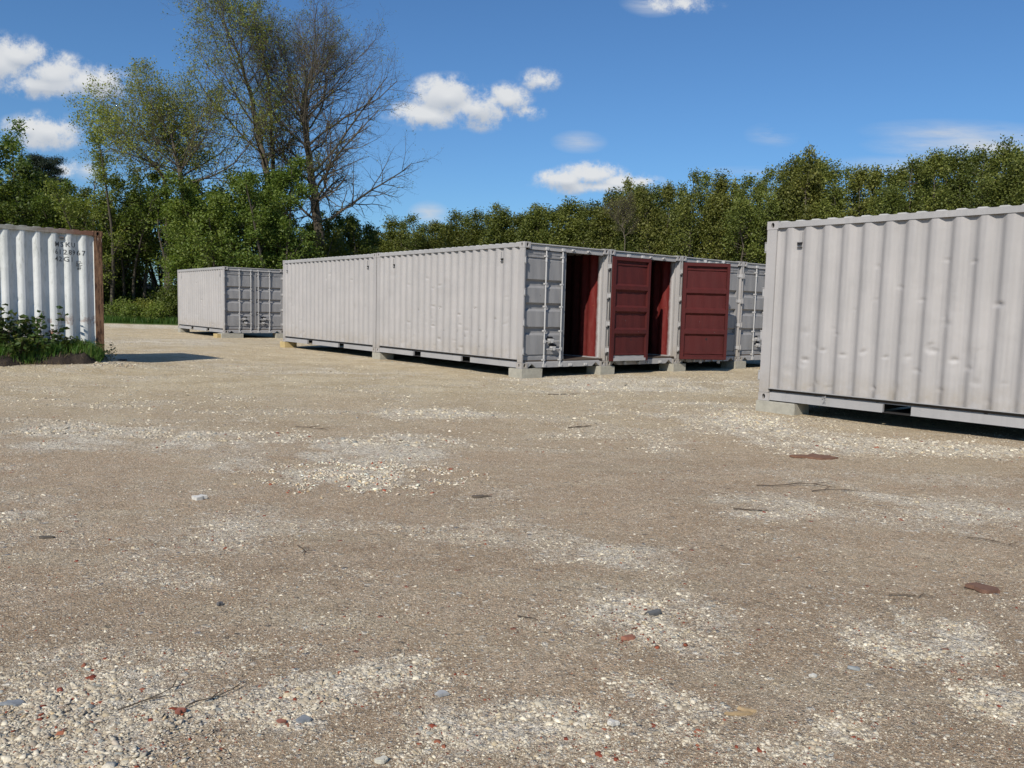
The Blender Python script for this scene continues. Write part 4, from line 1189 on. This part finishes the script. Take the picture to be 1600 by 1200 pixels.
def big_tree(name, waypts, r0, label, group, seed, crown, prm, leafmat_, nleaf, lsize, limbs, bark=BARK, lmin=0, group_cat='tree', twmin=.0):
    """waypts: trunk polyline in world space; crown: list of (frac, spread radius, elevation angle)"""
    g = random.Random(seed); ng = np.random.default_rng(seed)
    base = Vector(waypts[0]); root = empty(name, base, 0, label, 'tree', group)
    W_ = [Vector(p)-base for p in waypts]; tot = len(W_)-1
    trunk = []; segs = []; tips = []
    pts = []
    for i in range(tot):
        for k in range(6):
            pts.append(W_[i].lerp(W_[i+1], k/6)+rv(g, .03 if i else 0))
    pts.append(W_[-1]); n = len(pts)
    rad_ = [r0*(1.0-.93*(i/(n-1))**.9) for i in range(n)]; rad_[0] *= 1.5; rad_[1] *= 1.15
    for i in range(n-1): trunk.append((*pts[i], *pts[i+1], rad_[i], rad_[i+1]))
    V, F = tubes(trunk, 10); npmesh('trunk', V, F, bark, root, smooth=True)
    for k in range(limbs):
        f = crown[0][0]+(1-crown[0][0])*((k+.5)/limbs)**.92*.985
        i = min(n-2, int(f*(n-1))); p = pts[i]
        fr_ = [c[0] for c in crown]; L = float(np.interp(f, fr_, [c[1] for c in crown])); el = radians(float(np.interp(f, fr_, [c[2] for c in crown])))
        az = k*2.399+g.uniform(-.4, .4)
        asym = crown[0][3] if len(crown[0]) > 3 else 0
        L *= (1+asym*cos(az))*g.uniform(.8, 1.15)
        d = Vector((cos(az)*cos(el), sin(az)*cos(el), sin(el)))
        grow(g, segs, tips, p, d, L, max(rad_[i]*.36, .024), 0, prm)
    SG = np.array(segs); thick = SG[:, 6] > .02
    V1, F1 = tubes(SG[thick], 6); V2, F2 = tubes(SG[~thick], 3)
    if twmin: pass
    npmesh('branches', np.concatenate([V1, V2]), np.concatenate([F1, F2+len(V1)]), bark, root)
    if nleaf:
        tp = np.array([t_[0] for t_ in tips if t_[1] >= lmin])
        C = tp[ng.integers(0, len(tp), nleaf)]+ng.normal(0, .13, (nleaf, 3))
        V, F = leaf_quads(C, lsize, ng)
        npmesh('foliage', V, F, leafmat_, root, attrs={'tint': np.repeat(np.clip(ng.normal(.5, .25, nleaf), 0, 1), 4)})
    return root


Z = lambda p: (p[0], p[1], max(p[2], -.05))
D1 = 56
PR = [dict(n=9, wob=.10, up=.05, **{'from': .18}), dict(n=6, wob=.13, up=.05, cnt=17, ang=44, len=.44, rad=.6, **{'from': .12}),
      dict(n=4, wob=.18, up=.03, cnt=8, ang=46, len=.50, rad=.6, **{'from': .1}), dict(n=3, wob=.22, up=.02, cnt=5, ang=42, len=.50, rad=.65, **{'from': .2})]
gp = lambda u, D: (at(u, 500, D)[0], D, -.05)
# the nearly bare tree
t1 = [gp(512, D1), tuple(at(503, 395, D1)), tuple(at(490, 300, D1)), tuple(at(478, 215, D1+.3)), tuple(at(472, 165, D1)), tuple(at(480, 130, D1)), tuple(at(488, 105, D1))]
big_tree('bare_tree', t1, .42, 'tall nearly bare tree with wide spreading right side above the container row', 'tall trees behind the yard', 11,
         [(.24, 6.8, 16, .16), (.42, 7.4, 32), (.6, 6.8, 40), (.8, 5.6, 48), (1.0, 3.0, 58)], PR, LEAF_SPRING, 7000, .05, 44, lmin=2)
# the tall tree with thin yellow-green leaf
D2 = 54
t2 = [gp(455, D2), tuple(at(448, 400, D2)), tuple(at(425, 300, D2)), tuple(at(406, 225, D2)), tuple(at(392, 150, D2)), tuple(at(372, 85, D2)), tuple(at(346, 25, D2))]
big_tree('tall_tree', t2, .38, 'tallest tree reaching the top of the photo with thin yellow-green leaves', 'tall trees behind the yard', 12,
         [(.36, 4.4, 12, -.25), (.52, 5.4, 34), (.7, 5.8, 42), (.85, 5.0, 48), (1.0, 3.0, 56)], PR, LEAF_SPRING, 18000, .06, 24, lmin=2)
t3 = [tuple(np.array(t2[3])), tuple(at(415, 150, D2+1)), tuple(at(412, 80, D2+1)), tuple(at(400, 20, D2+1))]
big_tree('slender_tree', [gp(440, D2+1.5), tuple(at(432, 330, D2+1.5)), tuple(at(425, 230, D2+1.5)), tuple(at(420, 130, D2+1.2)), tuple(at(408, 60, D2+1))], .24, 'slender leafless tree between the tallest tree and the bare spreading tree', 'tall trees behind the yard', 13,
         [(.45, 3.2, 42), (.8, 3.0, 55), (1.0, 1.8, 60)], PR, LEAF_SPRING, 5000, .04, 18, lmin=2)
# round brownish tree with forked trunks
D3 = 52
PR3 = [dict(n=8, wob=.11, up=.06, **{'from': .18}), dict(n=6, wob=.14, up=.04, cnt=14, ang=42, len=.42, rad=.6, **{'from': .12}),
       dict(n=4, wob=.18, up=.03, cnt=8, ang=48, len=.5, rad=.6, **{'from': .1}), dict(n=3, wob=.22, up=.02, cnt=5, ang=42, len=.5, rad=.65, **{'from': .2})]
t4 = [gp(292, D3), tuple(at(290, 320, D3)), tuple(at(284, 285, D3)), tuple(at(274, 240, D3)), tuple(at(264, 185, D3))]
big_tree('round_tree', t4, .34, 'round-crowned tree with brownish green buds left of the tallest tree', 'tall trees behind the yard', 14,
         [(.46, 6.4, 16), (.62, 6.2, 30), (.8, 5.0, 44), (1.0, 3.0, 62)], PR3, LEAF_SPRING, 18000, .055, 21, BARK, lmin=2)
t5 = [gp(262, D3+1.5), tuple(at(263, 330, D3+1.5)), tuple(at(258, 280, D3+1.5)), tuple(at(230, 245, D3+1.5)), tuple(at(200, 220, D3+1.5))]
big_tree('leaning_tree', t5, .26, 'dark-trunked tree leaning left under the round crown', 'tall trees behind the yard', 15,
         [(.45, 4.8, 16, -.2), (.75, 4.6, 26), (1.0, 3.2, 38)], PR3, LEAF_SPRING, 15000, .065, 15, BARK, lmin=2)


def leafy(name, u, D, vtop, spread, label, group, seed, mat, nleaf, lsize=.075, stems=4, limbs=9, bark=BARKD, low=.10):
    """bushy multi-stem tree: leaf clumps hung on its own branches"""
    g = random.Random(seed); ng = np.random.default_rng(seed)
    top = at(u, vtop, D); h = top[2]; base = Vector((top[0], D, -.05)); root = empty(name, base, 0, label, 'tree', group)
    prm = [dict(n=5, wob=.14, up=.10, **{'from': .15}), dict(n=4, wob=.16, up=.06, cnt=8, ang=48, len=.5, rad=.6, **{'from': .1}), dict(n=2, wob=.15, up=.05, cnt=6, ang=45, len=.5, rad=.6, **{'from': .1})]
    trunk = []; segs = []; tips = []
    for s in range(stems):
        a = 2*pi*s/stems+g.uniform(-.5, .5); p = Vector((cos(a), sin(a), 0))*g.uniform(.05, spread*.22); hh = h*g.uniform(.72, 1.0) if s else h
        d = Vector((cos(a)*.22, sin(a)*.22, 1)).normalized() if s else Vector((0, 0, 1)); n = 10; r = .03+.012*h
        for i in range(n):
            d = (d+rv(g, .06)).normalized(); q_ = p+d*hh/n; f = (i+1)/n
            trunk.append((*p, *q_, r*(1-.85*i/n), r*(1-.85*f))); p = q_
            if f > low:
                for k in range(max(1, round(limbs/n*1.2))):
                    az = g.uniform(0, 2*pi); el = radians(g.uniform(5, 55)); L = spread*(1.15-.75*f)*g.uniform(.55, 1.1)
                    grow(g, segs, tips, p, Vector((cos(az)*cos(el), sin(az)*cos(el), sin(el))), L, r*(1-.85*f)*.5+.006, 0, prm)
    V, F = tubes(trunk, 7); npmesh('trunk', V, F, bark, root, smooth=True)
    V, F = tubes(segs, 3); npmesh('branches', V, F, bark, root)
    tp = np.array([t_[0] for t_ in tips]); sel = ng.integers(0, len(tp), nleaf)
    C = tp[sel]+ng.normal(0, .20, (nleaf, 3))*np.array([1, 1, .8]); C = C[C[:, 2] > .05]
    V, F = leaf_quads(C, lsize, ng, .2)
    ct_ = ng.uniform(-.22, .22, len(tp))[sel][:len(C)]
    npmesh('foliage', V, F, mat, root, attrs={'tint': np.repeat(np.clip(ng.normal(.48, .2, len(C))+ct_, 0, 1), 4)})
    return root


def copytree(src, loc, rz, sc, label, group=None):
    r = src.copy(); COL.objects.link(r); r.location = loc; r.rotation_euler = (0, 0, rz); r.scale = sc; r['label'] = label
    if group: r['group'] = group
    for ch in list(src.children):
        c_ = ch.copy(); COL.objects.link(c_); c_.parent = r
    return r


GL = 'leafy trees of the left thicket'
leafy('leafy_tree', 20, 56, 205, 3.2, 'open-crowned leafy tree poking up at the far left edge', GL, 31, LEAF_FRESH, 11000, .085, 3, 9)
leafy('leafy_tree', -10, 54, 255, 5.4, 'dense green tree behind the left end of the white container', GL, 32, LEAF_DEEP, 34000, .10, 5, 14)
leafy('leafy_tree', 60, 54, 285, 4.6, 'dense green tree behind the stencilled numbers of the white container', GL, 33, LEAF_DEEP, 30000, .095, 5, 12)
leafy('leafy_tree', 112, 54, 305, 3.6, 'low dense green tree left of the rusty corner post', GL, 34, LEAF_FRESH, 22000, .075, 4, 12)
leafy('leafy_tree', 160, 52, 235, 2.8, 'loose grey-green tree just right of the rusty post', GL, 35, LEAF_SPRING, 15000, .07, 4, 12)
leafy('leafy_tree', 205, 54, 285, 3.2, 'leafy tree whose many dark stems show beside the shed', GL, 36, LEAF_FRESH, 16000, .08, 6, 12, low=.48)
leafy('leafy_tree', 250, 56, 300, 3.4, 'leafy tree standing over the shed roof', GL, 37, LEAF_DEEP, 18000, .08, 5, 12, low=.50)
leafy('leafy_tree', 300, 52, 292, 3.4, 'bright leafy tree above the left side of the lone far container', GL, 38, LEAF_FRESH, 24000, .08, 5, 12, low=.2)
leafy('leafy_tree', 352, 50, 285, 3.4, 'bright leafy tree above the near corner of the lone far container', GL, 39, LEAF_FRESH, 26000, .08, 5, 12, low=.2)
leafy('leafy_tree', 405, 51, 275, 3.2, 'leafy tree above the doors of the lone far container', GL, 40, LEAF_FRESH, 20000, .08, 4, 12, low=.2)
leafy('leafy_tree', 438, 50, 262, 2.4, 'slim leafy tree before the trunk of the tallest tree', GL, 41, LEAF_FRESH, 12000, .075, 3, 10, low=.2)
leafy('leafy_tree', 470, 53, 330, 2.6, 'low leafy tree left of the bare tree trunk', GL, 42, LEAF_DEEP, 14000, .08, 4, 10, low=.2)
leafy('leafy_tree', 545, 60, 352, 3.0, 'low leafy tree right of the bare tree trunk', GL, 43, LEAF_DEEP, 16000, .08, 4, 10, low=.2)
leafy('leafy_tree', 510, 64, 345, 3.2, 'low leafy tree directly behind the bare tree trunk', GL, 52, LEAF_DEEP, 16000, .09, 4, 10, low=.1)
leafy('leafy_tree', 578, 66, 352, 3.0, 'low leafy tree at the left end of the long row of trees', GL, 53, LEAF_DEEP, 14000, .09, 4, 10, low=.1)
leafy('leafy_tree', 455, 63, 300, 3.4, 'leafy tree further back between the tallest and the bare tree', GL, 54, LEAF_DEEP, 20000, .09, 5, 12, low=.1)
leafy('leafy_tree', 180, 60, 330, 3.4, 'leafy tree set further back behind the dark stems', GL, 44, LEAF_DEEP, 20000, .09, 5, 12)
leafy('leafy_tree', 330, 62, 320, 4.0, 'leafy tree further back between the round tree and the tallest tree', GL, 45, LEAF_DEEP, 22000, .09, 5, 12)
leafy('leafy_tree', 120, 62, 300, 4.0, 'leafy tree further back behind the white container end', GL, 46, LEAF_DEEP, 20000, .09, 5, 12)
leafy('bush', 268, 51, 462, 1.3, 'round green bush against the shed wall', 'bushes at the grass edge', 47, LEAF_DEEP, 9000, .06, 5, 10, low=.05)
leafy('bush', 228, 50.5, 478, .9, 'pale flowering bush before the shed', 'bushes at the grass edge', 48, LEAF_SPRING, 5000, .05, 5, 8, low=.05)
leafy('bush', 186, 50.5, 478, .9, 'small bush among the dark stems by the rusty post', 'bushes at the grass edge', 49, LEAF_FRESH, 4000, .05, 5, 8, low=.05)
leafy('bush', 205, 49.6, 484, .8, 'low bright bush in the grass strip near the rusty post', 'bushes at the grass edge', 55, LEAF_FRESH, 4500, .05, 6, 8, low=.05)
leafy('bush', 246, 49.6, 482, .8, 'low yellow-green bush in the middle of the grass strip', 'bushes at the grass edge', 56, LEAF_SPRING, 4500, .05, 6, 8, low=.05)
leafy('bush', 195, 54, 440, 1.8, 'taller bush filling the gap under the dark stems', 'bushes at the grass edge', 57, LEAF_FRESH, 9000, .07, 5, 10, low=.05)
leafy('bush', 150, 53, 440, 2.2, 'dark bush directly behind the rusty post', 'bushes at the grass edge', 50, LEAF_DEEP, 12000, .07, 5, 10, low=.05)

# dark pine on the left


def pine(u, D, vtop, seed):
    g = random.Random(seed); ng = np.random.default_rng(seed); top = at(u, vtop, D); h = top[2]
    root = empty('pine_tree', (top[0], D, -.05), 0, 'dark pine rising behind the green trees at the left', 'tree', None)
    V, F = tubes([(0, 0, i*h/10, 0, 0, (i+1)*h/10, .2*(1-.09*i), .2*(1-.09*(i+1))) for i in range(10)], 8); npmesh('trunk', V, F, BARKD, root)
    segs = []; C = []
    for i in range(60):
        f = .45+.55*i/60; z = h*f; az = i*2.4; L = (1.25-f)*5.0*g.uniform(.6, 1.1); e = Vector((cos(az)*L, sin(az)*L, z+L*.25))
        segs.append((0, 0, z, *e, .05, .01))
        for k in range(5):
            c_ = Vector((0, 0, z)).lerp(e, .4+.15*k); C.append(ng.normal(0, .30, (260, 3))*np.array([1, 1, .45])+np.array(c_[:]))
    V, F = tubes(segs, 4); npmesh('branches', V, F, BARKD, root); C = np.concatenate(C)
    V, F = leaf_quads(C, .07, ng, 0, .25); npmesh('foliage', V, F, LEAF_PINE, root, attrs={'tint': np.repeat(ng.uniform(0, 1, len(C)), 4)})


pine(66, 70, 246, 5)

# the row of dense trees on the right


def thuja(seed, h, wdt, nleaf=15000):
    g = random.Random(seed); ng = np.random.default_rng(seed)
    root = empty('hedge_tree', (0, 0, 0), 0, 'x', 'tree', 'dense trees in the row behind the containers')
    segs = []; cl = []
    leaders = [(g.uniform(-.42, .42)*wdt, g.uniform(-.3, .3)*wdt, h*g.uniform(.70, .97)) for _ in range(g.choice((3, 4, 5)))]; leaders[0] = (0, 0, h)
    for (lx, ly, lh) in leaders:
        p = Vector((lx*.15, ly*.15, 0)); n = 9
        for i in range(n):
            q_ = Vector((lx*(.15+.85*((i+1)/n)**.8), ly*(.15+.85*((i+1)/n)**.8), lh*(i+1)/n))+rv(g, .05); segs.append((*p, *q_, .11*(1-i/n*.9), .11*(1-(i+1)/n*.9))); p = q_
        for k in range(52):
            f = g.uniform(.04, 1)**.85; z = lh*f
            prof = (wdt*.5)*(min(1, f*4+.45))*(1-f**2.3)**.85
            az = g.uniform(0, 2*pi); r = prof*sqrt(g.uniform(.15, 1))*.85
            tx, ty = lx*(.15+.85*f**.8), ly*(.15+.85*f**.8)
            e = Vector((tx+cos(az)*r, ty+sin(az)*r, z+r*.25))
            segs.append((tx, ty, z-r*.25, *e, .022, .006)); cl.append((e[:], .20+.34*(1-f)+g.uniform(0, .12)))
    nc = len(cl); per = nleaf//nc; C = []; T = []
    for (c_, s_) in cl:
        C.append(ng.normal(0, 1, (per, 3))*np.array([s_*.62, s_*.62, s_*.72])+np.array(c_)); T.append(np.full(per, g.uniform(-.22, .26)))
    C = np.concatenate(C); T = np.concatenate(T)
    V, F = tubes(segs, 4); npmesh('trunk', V, F, BARK, root)
    V, F = leaf_quads(C, .055, ng, .1, .62)
    npmesh('foliage', V, F, LEAF_THUJA, root, attrs={'tint': np.repeat(np.clip(ng.normal(.42, .18, len(C))+T, 0, 1), 4)})
    return root


protos = [thuja(200+i, 9.0, (3.3, 2.9, 3.7, 3.1, 3.5)[i], 24000) for i in range(5)]
# crown tops along the row: (pixel x, pixel y of the top, distance)
tops = [(585, 362, 80), (612, 345, 79), (645, 342, 77), (680, 350, 76), (712, 327, 74), (745, 334, 73), (776, 320, 71), (812, 333, 70), (836, 318, 68), (866, 322, 66), (893, 312, 65), (925, 318, 63),
        (955, 297, 61), (984, 284, 60), (1012, 292, 58), (1045, 290, 57), (1085, 270, 55), (1128, 268, 54), (1172, 282, 52), (1205, 262, 51), (1238, 244, 50), (1266, 234, 49), (1302, 250, 48), (1345, 262, 47),
        (1392, 262, 45), (1428, 250, 44), (1462, 240, 43), (1498, 240, 42), (1535, 242, 41), (1570, 226, 40), (1606, 232, 39), (1645, 236, 38), (1690, 240, 37)]
ordn = ['first', 'second', 'third', 'fourth', 'fifth', 'sixth', 'seventh', 'eighth', 'ninth', 'tenth', 'eleventh', 'twelfth', 'thirteenth', 'fourteenth', 'fifteenth', 'sixteenth', 'seventeenth', 'eighteenth', 'nineteenth', 'twentieth',
        'twenty-first', 'twenty-second', 'twenty-third', 'twenty-fourth', 'twenty-fifth', 'twenty-sixth', 'twenty-seventh', 'twenty-eighth', 'twenty-ninth', 'thirtieth', 'thirty-first', 'thirty-second', 'thirty-third']
g = random.Random(99); first = set()
jobs = []
for i, (u, v, D) in enumerate(tops):
    where = 'over the joined long grey sides' if u < 820 else 'over the open and red doors' if u < 1190 else 'over the big right-hand container'
    jobs.append((u, v+g.uniform(-7, 9), D, f'{ordn[i]} dense olive-green tree from the left in the row, {where}', 'dense trees in the row behind the containers'))
for i in range(len(tops)-1):
    u = (tops[i][0]+tops[i+1][0])/2; v = max(tops[i][1], tops[i+1][1])+2; D = (tops[i][2]+tops[i+1][2])/2+3.2
    jobs.append((u, v, D, f'olive-green tree in the second line, showing between the {ordn[i]} and {ordn[i+1]} front trees', 'trees in the second line of the row'))
for j, (u, v, D, lb, gr) in enumerate(jobs):
    p = at(u, v, D); k = g.randrange(5) if j >= 5 else j; hs = p[2]/9.0; wsc = (1.05+.30*g.random())*(D/50)**.35*(1.22 if D > 60 else 1.0)
    sc = (wsc, wsc, hs); loc = (p[0], D, -.05); rz = g.uniform(0, 6.28)
    if k not in first:
        first.add(k); r = protos[k]; r.location = loc; r.rotation_euler = (0, 0, rz); r.scale = sc; r['label'] = lb; r['group'] = gr
    else: copytree(protos[k], loc, rz, sc, lb, gr)
# small flowering tree with pinkish bare twigs near the middle of the row
t6 = [gp(975, 57), tuple(at(976, 375, 57)), tuple(at(972, 345, 57)), tuple(at(975, 325, 57))]
big_tree('twiggy_tree', t6, .055, 'pinkish twiggy bare tree sticking out of the green row', 'trees in the row', 16, [(.4, 1.7, 45), (1, 1.2, 62)], PR, LEAF_BUD, 2500, .04, 14, lmin=2)

# ------------------------------------------------------------------ far grass edge and the shed
g = np.random.default_rng(88); n = 26000
x = g.uniform(-34, -10, n); y = g.uniform(48.6, 52.5, n)
blades(x, y, np.zeros(n)-.02, .48, .016, GRASS, 'tall_grass', 'long bright grass at the far edge of the yard', 89, lean=.3)

sx, sy = at(238, 500, 57)[0], 57.0
shed = empty('shed', (sx, sy, 0), radians(-24), 'low grey wooden shed seen through the stems, under its sloping roof', 'shed', None)
b = MB(); rr = random.Random(3)
for i in range(30):
    x0_ = -3.6+i*.2; b.box(x0_+.004, x0_+.196, -.012-rr.uniform(0, .01), .012, 0, 2.45-.02*i)
b.build('front_wall', WOODW, shed)
b = MB()
for i in range(20): b.box(2.4-.012, 2.4+.012+rr.uniform(0, .01), .02+i*.2, .02+i*.2+.19, 0, 1.85)
b.build('side_wall', WOODW, shed)
b = MB(); b.box(-3.6, 2.4, 4.02, 4.05, 0, 1.8); b.box(-3.62, -3.59, .02, 4.0, 0, 2.2); b.build('back_wall', WOODW, shed)
b = MB(); b.prism([(-4.0, 2.52), (2.75, 1.86), (2.75, 1.93), (-4.0, 2.59)], 'y', -.35, 4.3); b.build('roof', flat('mossy_roofing', (.13, .13, .12), .9), shed)
b = MB(); b.box(-1.9, -1.0, -.045, -.028, .9, 1.7); b.build('window', DARK, shed)
